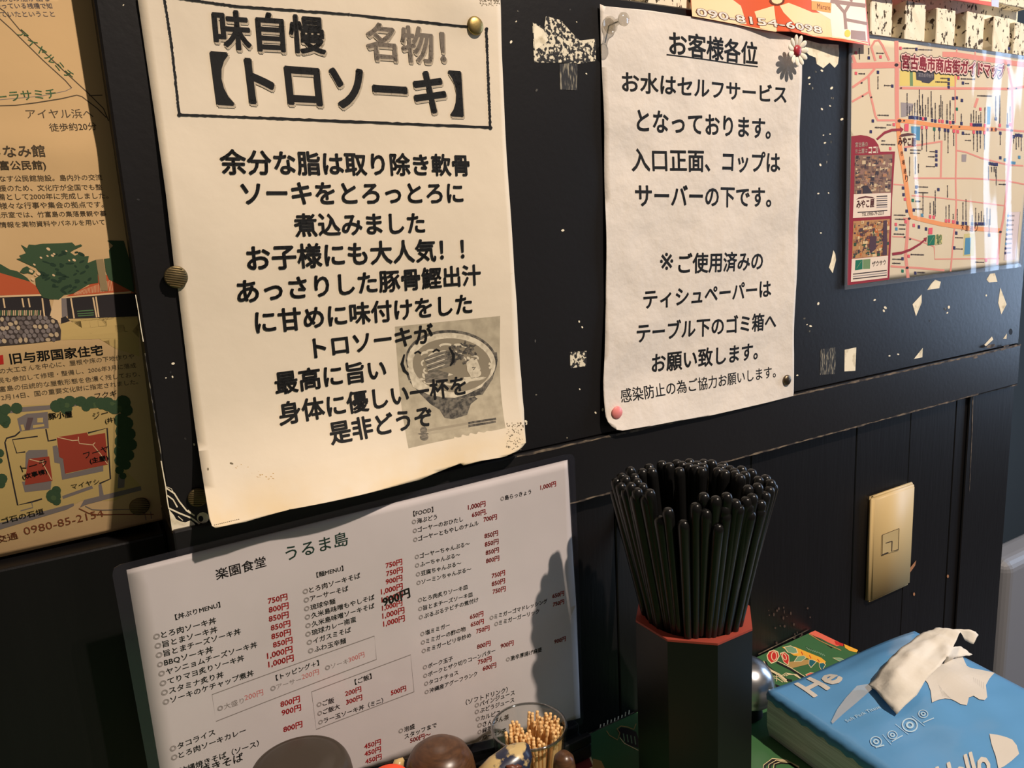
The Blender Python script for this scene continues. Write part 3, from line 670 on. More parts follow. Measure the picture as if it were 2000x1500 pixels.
bush([(175, 90, 62), (590, 70, 68), (690, 90, 70), (640, 40, 60), (730, 20, 66), (820, 20, 50), (900, 80, 48), (850, 20, 60), (960, 30, 70), (1060, 40, 66), (1130, 50, 80), (1200, 80, 80), (1290, 30, 80), (1320, 110, 70), (1270, 220, 80), (1320, 250, 75), (1290, 330, 84), (1350, 360, 70), (1280, 440, 84), (1370, 470, 66), (1270, 540, 80), (1340, 580, 66), (1260, 640, 66), (1310, 680, 60), (1250, 740, 46), (1285, 800, 38), (560, 1010, 80), (590, 950, 50), (590, 1060, 50), (60, 100, 60), (20, 130, 70), (50, 220, 66), (60, 260, 40), (0, 560, 46), (0, 640, 30), (20, 830, 60), (10, 880, 50)])
bush([(700, 60, 30), (600, 80, 26), (1240, 100, 40), (1000, 60, 34), (1280, 260, 30), (1250, 480, 34), (560, 1030, 30), (1180, 40, 30)], c_('green_light', 78, 98, 66))
for body, a_, b_, bo in (('フクギ', (186, 779), (229, 773), .0), ('豚小屋', (95, 819), (142, 814), .02), ('ジー', (183, 819), (213, 811), .0), ('(井)', (206, 827), (226, 823), .01), ('トーラ', (44, 922), (94, 908), .0), ('(炊事棟)', (45, 936), (93, 924), .02), ('フーヤ', (166, 896), (214, 881), .0), ('(主屋)', (176, 905), (212, 898), .02), ('マイヤシ', (140, 955.5), (195, 944), .0), ('ゴ石の石垣', (5, 1023), (87, 1003), .01)):
    P.text(body, a_, b_, INK, 6, bo)
P.text('交通', (-4, 1061), (36.5, 1051), BRN, 3, .01); P.text('0980-85-2154', (48.7, 1046), (203, 1009.5), BRN, 3, .0)
z7 = lambda *pts: [(a/7.5, 980+b_/7.5) for a, b_ in pts]
P.line(z7((1155, 95), (1300, 165), (1420, 185), (2250, 182)), 1.8, BRN, 3); P.line(z7((1250, 60), (1350, 110), (1480, 118), (2130, 105)), 1.4, GRY, 3); P.line([(283, 1005), (285, 1016)], 1.4, GRY, 3); P.line([(294, 999), (296, 1013)], 1.4, GRY, 3)
P.build('printing', post3, 'printed village map, text and phone number')

# ------------------------------------------------------------------ laminated town guide map
S4 = wall_surf(lambda u, v: 0.0022+0.0006*math.sin(u*40)+0.0005*math.sin(v*35+u*20))
mapT = empty('guide_map', S4.at(1820, 545), 'laminated pink and beige town shopping guide map at the end of the black panel', 'map')
MP = mat('map_beige', (220, 206, 178), 0.7, var=0.05, vscale=20)
sheet('map_sheet', S4, [(1664, 71), (2012, 118), (2001, 380), (1990, 514), (1820, 537), (1654, 557)], MP, mapT, g=0.006)
P = Print(S4, 0.00032, 0.00004, g=0.006)
m_ = lambda n, r_, g_, b_: mat('map_'+n, (r_, g_, b_), 0.7, spec=0.2)
PK = m_('road_pink', 226, 150, 138); OR = m_('road_orange', 234, 158, 104); MAR = m_('maroon', 148, 48, 62); NV = m_('navy', 52, 50, 96); BL = m_('blue', 84, 142, 180); PKI = m_('icon_pink', 226, 96, 112); CRD = m_('card', 236, 220, 204); DKI = m_('ink', 58, 48, 52); YL = m_('yellow', 226, 204, 120); GN = m_('green', 34, 116, 92); GR = m_('grey', 158, 150, 152); OLV = m_('olive', 206, 196, 136); GRN5 = m_('town_green', 116, 146, 104); BRN5 = m_('brown', 96, 56, 56)
A = lambda *p: [(1640+a/10, 60+b_/10) for a, b_ in p]
B = lambda *p: [(1820+a/10, 90+b_/10) for a, b_ in p]
Cc = lambda *p: [(1640+a/7.5, 200+b_/7.5) for a, b_ in p]
D = lambda *p: [(1820+a/8.333, 220+b_/8.333) for a, b_ in p]
Ee = lambda *p: [(1640+a/8.335, 390+b_/8.335) for a, b_ in p]
Ff = lambda *p: [(1820+a/8.333, 380+b_/8.333) for a, b_ in p]
P.poly([(1757, 138), (1870, 146), (1866, 169), (1756, 168)], YL, 0)
for pts, wd, m in (
    ([(1662, 129), (1746, 127), (1762, 127)], 12, PK), ([(1840, 106), (1868, 107), (1905, 113), (1948, 119), (2004, 127)], 10, PK), ([(1750, 80), (1751, 130), (1751, 200), (1752, 240)], 8, PK),
    ([(1736, 118), (1723, 89), (1716, 79), (1708, 80), (1701, 92), (1709, 119)], 4.4, PK), ([(1664, 108), (1670, 124)], 6, PK), ([(1708, 134), (1694, 150), (1664, 171)], 4.6, PK), ([(1696, 150), (1697, 175), (1705, 208), (1709, 226), (1713, 234)], 4, PK), ([(1698, 179), (1663, 199)], 4, PK),
    ([(1756, 172), (1820, 173), (1970, 174), (2003, 169)], 5, PK), ([(1712, 235), (1750, 235)], 4, PK), ([(1945, 252), (2002, 257)], 4, PK), ([(1865, 140), (1865, 240)], 2.6, PK), ([(1867, 246), (1867, 304), (1866, 350), (1867, 398), (1865, 440), (1862, 457), (1856, 530)], 3, PK),
    ([(1765, 288), (1840, 276), (1838.5, 276), (1837, 348)], 3.4, PK), ([(1784, 348), (1820, 348), (1897, 348.4), (1964, 353), (2000, 360)], 3, PK), ([(1868, 294), (1885, 297), (1916, 309), (1968, 322), (1998, 324)], 3, PK), ([(1968, 132), (1976, 170), (1977, 238), (1975, 256), (1970, 316), (1966, 364), (1963, 399), (1959, 428), (1953, 458), (1947, 517)], 4.2, PK),
    ([(1764, 428), (1773, 426), (1771, 467), (1768, 498), (1773, 543)], 6, PK), ([(1739, 520), (1800, 524), (1844, 528)], 4, PK), ([(1742, 462), (1770, 463), (1800, 472), (1824, 482), (1825, 506), (1952, 505)], 2.4, PK), ([(1780, 382), (1820, 385), (1866, 390), (1963, 402)], 2.4, PK), ([(1770, 362), (1745, 360)], 2.4, PK), ([(1868, 106), (1868, 96)], 2.4, PK), ([(1904, 110), (1904, 101)], 2.4, PK), ([(1909, 192), (1903, 210)], 5, PK),
    ([(1752, 235), (1790, 239), (1820, 244), (1868, 249), (1926, 252), (1946, 253)], 8, OR), ([(1753, 240), (1754.7, 260), (1757, 287), (1764, 327), (1769, 360), (1773, 390), (1777, 412), (1780, 424), (1796, 428), (1839, 438), (1892, 446), (1953, 450)], 8.5, OR)):
    P.line(pts, wd, m, 1 if m is PK else 2)
P.poly([(1776, 134), (1782, 136), (1782.5, 168), (1776.5, 168)], GRN5, 1)
P.poly([(1788, 140), (1824, 140), (1824, 155), (1821, 157), (1814, 163), (1800, 161), (1799, 158), (1789, 156)], m_('slate', 70, 68, 80), 2)
P.text('宮古島市役所', (1793, 150), (1822, 152), GR, 3, 0)
P.poly(Cc((890, 0), (1080, 20), (1060, 110), (960, 210), (895, 215)), GR, 1)
P.poly(Cc((1040, 350), (1175, 355), (1170, 560), (1110, 550), (1110, 460), (1045, 450)), BL, 1); P.poly(B((1075, 1180), (1140, 1190), (1130, 1530), (1070, 1530)), BL, 1)
P.poly(Ff((520, 640), (690, 630), (680, 1000), (505, 1000)), OLV, 0); P.poly(Ff((540, 705), (632, 700), (615, 970), (520, 980)), BL, 1); P.poly(D((480, 680), (560, 680), (550, 800), (480, 800)), GR, 1); P.poly(D((1280, 790), (1360, 800), (1350, 870), (1280, 870)), BL, 1)
P.poly(Ff((1240, 290), (1432, 280), (1362, 1060), (1170, 1072)), m_('legend', 222, 208, 212), 1); P.line(Ff((1240, 290), (1432, 280), (1362, 1060), (1170, 1072)), .8, GR, 2, True)
for i in range(9): P.line(Ff((1255-i*8, 345+i*76), (1340-i*8, 345+i*75)), 3, GR, 2); P.disc((1820+(1235-i*6)/8.333, 380+(345+i*76)/8.333), 2, 3, NV if i % 3 else BL, 3, 6)
# rows of little shop icons with their upright captions (unreadably small in the photo: plain ticks)
def icon(x_, y_, m, wd=4.6, h_=6.4): P.poly([(x_-wd/2, y_-h_/2), (x_+wd/2, y_-h_/2+.4), (x_+wd/2, y_+h_/2+.4), (x_-wd/2, y_+h_/2)], m, 4)
def tick(x_, y0, y1, wd=1.9):
    y = y0
    while y < y1-1:
        d = rs.uniform(1.6, 2.6); P.line([(x_+rs.uniform(-.2, .2), y), (x_, min(y+d, y1))], wd*rs.uniform(.6, 1.1), DKI, 3); y += d+rs.uniform(.3, .8)
for x_, y_, m, l in ((1776, 229, NV, 16), (1781, 229, NV, 18), (1786, 230, NV, 24), (1791, 230, NV, 30), (1797, 231, NV, 20), (1802, 232, PKI, 14), (1807, 232, NV, 22), (1820, 235, NV, 20), (1826, 236, NV, 30), (1834, 236, PKI, 26), (1840, 237, PKI, 34), (1849, 238, NV, 30), (1855, 239, PKI, 36), (1861, 239, NV, 12), (1877, 241, NV, 14), (1896, 243, PKI, 16), (1901, 244, NV, 24), (1906, 244, NV, 22), (1911, 244, NV, 14), (1915, 244, NV, 20), (1923, 245, PKI, 30), (1952, 245, PKI, 44), (1972, 243, PKI, 30), (1944, 232, NV, 30), (1967, 246, NV, 20)):
    icon(x_, y_, m); tick(x_, y_-5-l, y_-4)
for x_, y_, m, l in ((1800, 249, PKI, 40), (1809, 249, PKI, 44), (1824, 252, GN, 20), (1834, 252, NV, 16), (1845, 254, NV, 16), (1851, 255, NV, 40), (1862, 256, PKI, 26), (1870, 257, PKI, 0), (1880, 260, NV, 0), (1901, 258, PKI, 32), (1908, 258, NV, 36), (1914, 258, NV, 28), (1922, 259, PKI, 30), (1953, 260, NV, 20), (1979, 267, NV, 10), (1984, 264, NV, 24), (1989, 264, NV, 20), (1994, 265, NV, 26)):
    icon(x_, y_, m); 
    if l: tick(x_, y_+4, y_+4+l)
for x_, y_, m, l in ((1768, 433, PKI, 0), (1784, 440, PKI, 0), (1794, 443, NV, 0), (1808, 447, NV, 0), (1816, 423, PKI, 22), (1823, 424, PKI, 26), (1847, 431, PKI, 24), (1853, 431, PKI, 26), (1861, 433, PKI, 10), (1869, 435, NV, 22), (1880, 436, NV, 36), (1886, 436, NV, 42), (1898, 437, NV, 12), (1905, 437, NV, 26), (1911, 437, NV, 16), (1916, 437, NV, 20), (1921, 437, NV, 12), (1867, 455, NV, 0), (1931, 459, NV, 26), (1863, 484, NV, 0), (1925, 508, PKI, 0)):
    icon(x_, y_, m)
    if l: tick(x_, y_-5-l, y_-4)
for x_, y_, m in ((1671, 103, PKI), (1696, 113, NV), (1719, 111, PKI), (1671, 143, PKI), (1714, 141, NV), (1742, 168, NV), (1758, 94, PKI), (1789, 96, NV), (1704, 236, NV), (1700, 257, NV), (1745, 243, PKI), (1738, 290, PKI), (1852, 155, NV), (1852, 163, NV), (1852, 170, NV), (1871, 152, PKI), (1880, 162, NV), (1768, 292, NV), (1828, 296, NV), (1828, 304, NV), (1828, 312, NV), (1828, 322, NV), (1763, 367, NV), (1764, 380, NV), (1767, 389, PKI), (1789, 365, NV), (1788, 375, NV), (1782, 391, GN), (1832, 370, NV), (1784, 410, NV), (1800, 420, BL), (1770, 412, NV), (1749, 438, PKI), (1750, 447, BL), (1932, 319, NV), (1937, 320, NV), (1942, 321, NV), (1946, 321, NV), (1861, 192, NV), (1868, 191, NV), (1878, 196, NV), (1868, 213, GN), (1914, 213, PKI), (1774, 500, PKI), (1762, 505, NV), (1787, 533, NV), (1762, 529, GN), (1953, 308, NV), (1962, 312, BL), (1990, 307, BL), (1970, 95, NV)):
    icon(x_, y_, m, 4.6, 6)
for x_, y0, y1 in ((1678, 94, 117), (1696, 94, 107), (1714, 149, 174), (1771, 182, 228), (1795, 175, 222), (1801, 184, 226), (1818, 178, 230), (1812, 190, 228), (1837, 186, 230), (1855, 196, 225), (1776, 306, 345), (1787, 306, 340), (1793, 320, 338), (1801, 262, 285), (1930, 325, 352), (1936, 326, 336), (1941, 326, 336), (1945, 326, 362), (1944, 188, 230), (1952, 186, 245), (1944, 330, 345), (1802, 378, 424), (1826, 372, 424), (1850, 362, 386), (1927, 406, 440), (1933, 408, 440)): tick(x_, y0, y1)
for x0, x1, y_ in ((1676, 1689, 144), (1711, 1726, 104), (1762, 1787, 94), (1793, 1820, 97), (1726, 1740, 167), (1713, 1735, 225), (1708, 1730, 249), (1731, 1740, 244), (1720, 1748, 282), (1721, 1728, 275), (1777, 1798, 293), (1777, 1796, 299), (1815, 1825, 296), (1812, 1825, 306), (1808, 1825, 325), (1792, 1812, 365), (1792, 1812, 376), (1787, 1797, 393), (1786, 1803, 408), (1745, 1768, 420), (1747, 1768, 428), (1755, 1768, 439), (1755, 1768, 447), (1745, 1766, 457), (1778, 1804, 497), (1742, 1760, 506), (1742, 1758, 514), (1791, 1806, 532), (1876, 1904, 154), (1884, 1892, 163), (1908, 1937, 187), (1880, 1894, 262), (1884, 1896, 274), (1865, 1880, 464), (1866, 1880, 486), (1836, 1850, 153), (1826, 1850, 160), (1904, 1922, 512), (1950, 1964, 360)):
    x = x0
    while x < x1: d = rs.uniform(1.5, 2.6); P.line([(x, y_+(x-x0)*.03), (min(x+d, x1), y_+(x+d-x0)*.03)], rs.uniform(1.6, 3), DKI, 3); x += d+.6
for q in (((1750, 127), 4), ((1682, 162), 2), ((1684, 188), 2), ((1701, 190), 2), ((1759, 172), 2), ((1756, 236), 4), ((1765, 236), 2), ((1775, 427), 3), ((1771, 523), 3), ((1969, 127), 3), ((1968, 173), 2), ((1984, 173), 2), ((1857, 248), 2), ((1975, 255), 3), ((1953, 453), 3), ((1873, 248), 2), ((1766, 463), 2), ((1777, 467), 2)):
    P.disc(q[0], q[1], q[1]*.8, DKI, 5, 8)
for x_ in (1928, 1936, 1944): P.disc((x_, 253), 2.2, 3.6, BRN5, 5, 7)
for i, ch in enumerate('市場通り'): P.text(ch, (1757.5+i*3.1, 305+i*17), (1763+i*3.1, 305+i*17), BRN5, 5, .01)
for i, ch in enumerate('下里通り'): P.text(ch, (1875+i*9, 450+i*.8), (1881+i*9, 450.6+i*.8), BRN5, 5, .01)
# maroon side panel with the two shop pictures
P.poly([(1662, 266), (1680, 264), (1693, 265.5), (1707, 272), (1714.7, 283), (1718.7, 296.5), (1747.3, 296), (1741.4, 390), (1739, 481), (1736, 546), (1654, 557)], MAR, 3)
def photo(quad, cols, n, layer):
    P.poly(quad, cols[0], layer)
    (x0, y0), (x1, y1), (x2, y2), (x3, y3) = quad
    for i in range(n):
        u, v_ = rs.random()*.94, rs.random()*.94; du, dv = rs.uniform(.02, .12), rs.uniform(.02, .10)
        f_ = lambda a, b_: ((x0*(1-a)+x1*a)*(1-b_)+(x3*(1-a)+x2*a)*b_, (y0*(1-a)+y1*a)*(1-b_)+(y3*(1-a)+y2*a)*b_)
        P.poly([f_(u, v_), f_(min(1, u+du), v_), f_(min(1, u+du), min(1, v_+dv)), f_(u, min(1, v_+dv))], rs.choice(cols), layer+1+i % 3)
ph = lambda n, r_, g_, b_: m_('photo_'+n, r_, g_, b_)
pc = [ph('a', 140, 112, 96), ph('b', 96, 74, 72), ph('c', 176, 130, 96), ph('d', 66, 58, 66), ph('e', 206, 184, 150), ph('f', 150, 116, 104), ph('g', 118, 96, 90)]
pc2 = [ph('h', 186, 140, 96), ph('i', 110, 72, 64), ph('j', 196, 110, 60), ph('k', 222, 196, 150), ph('l', 84, 62, 74), ph('m', 160, 120, 90), ph('n', 58, 84, 66)]
photo([(1668.7, 303.5), (1742, 301.5), (1739.3, 376), (1667.3, 378.7)], pc, 260, 4)
photo([(1665.8, 432), (1737, 427.5), (1734, 498.6), (1663.4, 505)], pc2, 260, 4)
P.poly(Cc((330, 1220), (400, 1220), (470, 1330), (330, 1335)), ph('d', 66, 58, 66), 9); P.poly(Ee((700, 340), (760, 335), (760, 900), (690, 905)), ph('l', 84, 62, 74), 9); P.poly(Ee((480, 600), (590, 590), (580, 800), (520, 850), (470, 800)), ph('l', 84, 62, 74), 9)
P.poly([(1666.7, 379.3), (1739.3, 376.6), (1738, 421.8), (1665, 426)], CRD, 4); P.poly([(1662.8, 505.8), (1733.8, 499.2), (1732.4, 542.4), (1661, 550.8)], CRD, 4)
P.text('宮古島の', (1669.3, 287.8), (1694, 286), CRD, 5, .02); P.text('お土産は', (1669.3, 300), (1693.5, 298.5), CRD, 5, .02); P.text('ココ!', (1695, 300.6), (1714, 299.4), CRD, 5, .05, top=(1695.4, 287))
P.text('みやこ屋', (1753, 284), (1788, 285.5), BRN5, 5, .04, top=(1753.5, 267)); P.poly(Cc((858, 500), (900, 465), (990, 450), (1080, 460), (1115, 490), (1060, 480), (980, 490), (900, 505)), BRN5, 5)
P.text('みやこ屋', (1671.5, 407), (1706.5, 404), BRN5, 5, .04, top=(1672, 391)); P.poly(Cc((235, 1425), (270, 1395), (370, 1370), (470, 1385), (515, 1410), (370, 1395)), BRN5, 5)
for i in range(6): P.line([(1711, 384+i*4.2), (1732, 383+i*4.2)], 2.2, GR if i % 2 else DKI, 5)
P.line([(1674, 415), (1732, 411)], 1.8, DKI, 5); P.text('TEL.0980-79-2233', (1682, 423), (1725, 419.5), DKI, 5, .01)
P.line(Cc((540, 540), (650, 445), (760, 405), (890, 400)), [4, 5, 5, 5], MAR, 6); P.poly(Cc((930, 395), (875, 352), (885, 452)), MAR, 6)
P.line(Ee((850, 885), (1000, 865), (1150, 810), (1300, 720), (1390, 640)), [5.4, 5, 4.4, 4, 3], MAR, 6); P.poly(Ee((1412, 610), (1360, 625), (1400, 690)), MAR, 6)
P.poly(Cc((945, 315), (1005, 315), (1000, 425), (940, 420)), PKI, 6); P.poly(Ee((1440, 460), (1505, 455), (1500, 560), (1435, 560)), PKI, 6)
for q, ln in (([(1430, 580), (1545, 575), (1535, 735), (1425, 745)], ((1450, 720), (1525, 600))), ([(250, 985), (365, 975), (363, 1130), (240, 1150)], ((265, 1120), (345, 1000)))):
    P.poly(Ee(*q), GN, 6); P.line(Ee(*ln), 1, GRN5, 7)
P.poly(Ee((1552, 575), (1660, 570), (1660, 720), (1545, 735)), OLV, 6); P.text('島の', (1827, 467), (1838, 466), GRN5, 7, .03); P.text('駅', (1828, 477), (1838, 476), GRN5, 7, .03)
P.poly(Ee((372, 975), (492, 965), (485, 1125), (370, 1130)), GRN5, 5)
P.text('ザウサウ', (1702, 521), (1729, 517), DKI, 5, .02)
for i in range(3): P.line([(1665, 535.5+i*4.6), (1731, 528+i*4.6)], 2, DKI if i != 1 else GR, 5)
# headline with its pale and dark outlines
for bo, m, ly, ref in ((0.19, DKI, 10, .05), (0.135, m_('title_pale', 240, 206, 196), 11, .05), (0.035, MAR, 12, .05)):
    P.text('宮古島市商店街ガイドマップ', (1759.5, 133), (1960, 152), m, ly, bo, res=2, top=(1760, 104.5), ref=.05)
P.build('printing', mapT, 'printed streets, shop icons and headline')
FILM = film_mat('laminate_film', 0.07, 0.022)
MILK = film_mat('laminate_border', 0.15, 0.06, milk=0.16, milkc=(0.30, 0.34, 0.42))
def film_on(S, outline, m, parent, name='laminate_film', off=0.0014, t=0.0, g=0.01):
    return sheet(name, S, outline, m, parent, g=g, t=t, base=off)
S4f = wall_surf(lambda u, v: 0.0022+0.0006*math.sin(u*40)+0.0005*math.sin(v*35+u*20)+0.00024*math.sin(u*150+2.2*math.sin(v*21))+0.00012*math.sin(u*263+v*30))
film_on(S4f, [(1657, 65), (2020, 112), (2006, 380), (1994, 521), (1648, 566)], FILM, mapT, off=0.0016, g=0.004)
# laminate rim standing clear of the print on every side
def rim(S, outer, inner, m, parent, name='laminate_rim', off=0.0004):
    V, Fc = [], []; n = len(outer)
    for q in list(outer)+list(inner): V.append(S.at(q[0], q[1], off))
    for q in list(outer)+list(inner): V.append(S.at(q[0], q[1], off+0.0009))
    for i in range(n):
        j = (i+1) % n
        Fc += [[i, j, n+j, n+i], [2*n+i, 3*n+i, 3*n+j, 2*n+j], [i, 2*n+i, 2*n+j, j], [n+i, n+j, 3*n+j, 3*n+i]]
    return put(name, V, Fc, m, parent)
rim(S4, [(1657, 65), (2020, 112), (2006, 380), (1994, 521), (1648, 566)], [(1664, 71), (2012, 118), (2001, 380), (1990, 514), (1654, 557)], MILK, mapT)

# ------------------------------------------------------------------ orange flyers
def h5(u, v):
    t = max(0.0, min(1.0, (u-0.46)/0.14)); d = max(0, 0.185-v)
    return 0.0032+0.16*d*t*(0.75+0.25*math.sin(u*75))+0.0008*math.sin(u*60)+0.0005*t
S5 = wall_surf(h5)
FLY = mat('flyer_orange', (226, 98, 56), 0.34, spec=0.6)
fly1 = sheet('flyer', S5, [(1345, -40), (1349, 10), (1352, 32), (1410, 43), (1470, 54), (1512, 62), (1545, 62), (1575, 69), (1620, 78), (1660, 84), (1699, 89), (1694, 40), (1690, -40)], FLY, g=0.006)
tag(fly1, 'glossy orange flyer with a white phone number, overlapping the top of the white notice', 'flyer')
P = Print(S5, g=0.006)
y_ = lambda *p: [(1340+a/5.263, b_/5.263) for a, b_ in p]
FW = mat('flyer_cream_and_glare', (250, 226, 178), 0.34, spec=0.6); FGR = mat('flyer_grey', (166, 138, 130), 0.4); FO = mat('flyer_label', (240, 170, 96), 0.4); FWH = mat('flyer_white', (246, 238, 226), 0.4); FD = mat('flyer_dark', (112, 52, 30), 0.4); FYL = mat('flyer_yellow', (246, 212, 92), 0.4)
P.poly(y_((60, 165), (45, -60), (400, -60), (560, 60), (620, 250), (560, 250)), FW, 0, .01)  # this and the next two cream patches paint lamp glare onto the sheet
P.poly(y_((700, 120), (900, 60), (915, 180), (930, 325), (760, 290)), FW, 0, .01)
P.poly(y_((960, 60), (1050, 30), (1300, 130), (1480, 140), (1840, 80), (1860, 430), (1400, 380), (1300, 370), (1180, 320), (1000, 130)), FW, 0, .01)
P.poly(y_((1280, -60), (1840, -60), (1862, 430), (1500, 390), (1480, 200), (1290, 80)), FWH, 1, .01)
P.poly(y_((1285, 10), (1490, 30), (1485, 135), (1285, 100)), FO, 2); P.text('Marare', (1340+1345/5.263, 95/5.263), (1340+1480/5.263, 112/5.263), FD, 3, .0)
P.line(y_((1500, -40), (1540, 30), (1625, 130), (1640, 300)), 6, FGR, 3); P.line(y_((1625, 130), (1690, 20), (1700, -40)), 6, FGR, 3); P.line(y_((1480, 10), (1840, 60)), 8, FGR, 3); P.line(y_((1620, 200), (1860, 245)), 6, FGR, 3)
P.disc((1340+1655/5.263, 345/5.263), 6, 7.5, FYL, 4, 12); P.poly(y_((1690, 310), (1838, 325), (1845, 420), (1690, 400)), FGR, 3)
P.line(y_((60, 165), (500, 245), (920, 325)), 1.4, FW, 3); P.line(y_((1180, 325), (1870, 450)), 2.2, FW, 3)
P.disc((1340+930/5.263, 10/5.263), 15, 9, FD, 4, 14); P.disc((1340+930/5.263, 0), 11, 8, FW, 5, 12)
for bo, m, ly in ((0.045, FD, 6), (0.015, FWH, 7)): P.text('090-8154-6098', (1340+110/5.263, 168/5.263), (1340+1400/5.263, 352/5.263), m, ly, bo, ref=.015, top=(1340+95/5.263, 80/5.263))
P.build('printing', fly1, 'printed phone number, little street plan and painted-in cream glare')
S6 = wall_surf(lambda u, v: -0.007+0.0015*math.sin(u*30))
fly2 = sheet('flyer', S6, [(1690, -60), (1694, -22), (1780, -9), (1862, 1), (1935, 12), (1950, 15), (1952, -60)], mat('flyer_vermilion', (232, 92, 50), 0.4), g=0.008)
tag(fly2, 'orange flyer edge hanging over the stone tiles at the top', 'flyer')
P = Print(S6, g=0.008)
P.poly([(1934, -50), (1952, -50), (1950, 15), (1936, 12)], mat('flyer_pale_blue', (206, 214, 240), 0.3), 1); P.poly([(1900, -30), (1934, -30), (1935, 4), (1912, 1)], FW, 1)
P.build('printing', fly2)

# ------------------------------------------------------------------ laminated menu
S7 = wall_surf(lambda u, v: 0.0052+0.0005*math.sin(u*26+v*14)+0.0005*math.sin(v*30))
menu = empty('menu_card', S7.at(690, 1560), 'white laminated menu sheet with red prices, leaning on the wall below the notices', 'menu')
PAPER7 = paper_mat('menu_paper', (208, 200, 200), 0.0, fibre=0.03)
inM = [(247, 1113), (680, 1004), (1108, 898), (1125, 1180), (1133, 1402), (880, 1462), (600, 1530), (328, 1596)]
sheet('menu_sheet', S7, inM, PAPER7, menu, g=0.010)
P = Print(S7, 0.0003, 0.00003, g=0.010)
MI = mat('menu_ink', (34, 32, 32), 0.6, spec=0.25); RI = mat('menu_red', (186, 38, 42), 0.6, spec=0.25); GI = mat('menu_green', (44, 70, 60), 0.6, spec=0.25); GYI = mat('menu_grey', (136, 128, 124), 0.6, spec=0.25); PRI = mat('menu_pale_red', (196, 104, 100), 0.6, spec=0.25)
k1 = lambda x_, y2: (200+x_/3, 1000+y2/3)
k2 = lambda x_, y2: (760+x_/4.412, 880+y2/4.412)
k3 = lambda x_, y2: (760+x_/4.688, 1180+y2/4.688)
def T(k_, body, x0, y0, x1, y1, m=MI, bo=.018): 
    if body[0] == '◎':          # the bullet is printed in grey
        a_ = k_(x0, y0); b_ = k_(x1, y1); n = len(body)
        t = 0.95/n
        c_2 = (a_[0]+(b_[0]-a_[0])*t*1.06, a_[1]+(b_[1]-a_[1])*t*1.06)
        P.text('◎', (a_[0], a_[1]), (a_[0]+(b_[0]-a_[0])*t*.9, a_[1]+(b_[1]-a_[1])*t*.9), GYI, 2, 0)
        P.text(body[1:], c_2, b_, m, 2, bo)
    else: P.text(body, k_(x0, y0), k_(x1, y1), m, 2, bo)
T(k1, '楽園食堂', 668, 398, 962, 316, MI, .014); T(k1, 'うるま島', 1078, 287, 1442, 190, GI, .012)
T(k1, '【丼ぶりMENU】', 428, 632, 692, 556); T(k1, '【麺MENU】', 1255, 384, 1412, 342)
for b_, q in (('◎とろ肉ソーキ丼', (300, 752, 668, 650)), ('◎旨とまソーキ丼', (308, 806, 675, 703)), ('◎旨とまチーズソーキ丼', (315, 860, 812, 713)), ('◎BBQソーキ丼', (322, 913, 650, 820)), ('◎ヤンニョムチーズソーキ丼', (330, 968, 908, 790)), ('◎てりマヨ炙りソーキ丼', (338, 1025, 832, 868)), ('◎スタミナ炙り丼', (346, 1080, 712, 966)), ('◎ソーキのケチャップ煮丼', (356, 1134, 888, 956)),
    ('◎とろ肉ソーキそば', (1175, 485, 1512, 385)), ('◎アーサーそば', (1180, 535, 1442, 460)), ('◎琉球辛麺', (1182, 585, 1365, 535)), ('◎久米島味噌もやしそば', (1187, 635, 1595, 511)), ('◎久米島味噌ソーキそば', (1190, 685, 1595, 561)), ('◎琉球カレー南蛮', (1190, 735, 1487, 641)), ('◎イガスミそば', (1198, 783, 1457, 702)), ('◎ふわ玉辛麺', (1205, 832, 1428, 766)),
    ('◎ご飯', (1255, 1146, 1358, 1115)), ('◎ご飯大', (1260, 1197, 1392, 1150)), ('◎ラー玉ソーキ丼（ミニ）', (1265, 1248, 1645, 1115)), ('◎タコライス', (398, 1408, 662, 1302)), ('◎とろ肉ソーキカレー', (405, 1460, 842, 1292)), ('◎沖縄焼きそば（ソース）', (410, 1550, 918, 1368)), ('◎塩焼きそば', (440, 1590, 826, 1455)), ('◎泡盛', (1735, 1300, 1830, 1266))):
    T(k1, b_, *q)
T(k1, '【トッピング＋】', 1018, 987, 1270, 896); T(k1, '【ご飯】', 1480, 1012, 1578, 974)
T(k1, '◎大盛り', 675, 1170, 830, 1117, GYI, 0); T(k1, '200円', 835, 1105, 943, 1070, PRI, 0); T(k1, '◎アーサー', 985, 1052, 1166, 992, GYI, 0); T(k1, '200円', 1170, 982, 1269, 949, PRI, 0); T(k1, '◎ソーキ', 1305, 930, 1441, 886, GYI, 0); T(k1, '300円', 1444, 882, 1536, 847, PRI, 0)
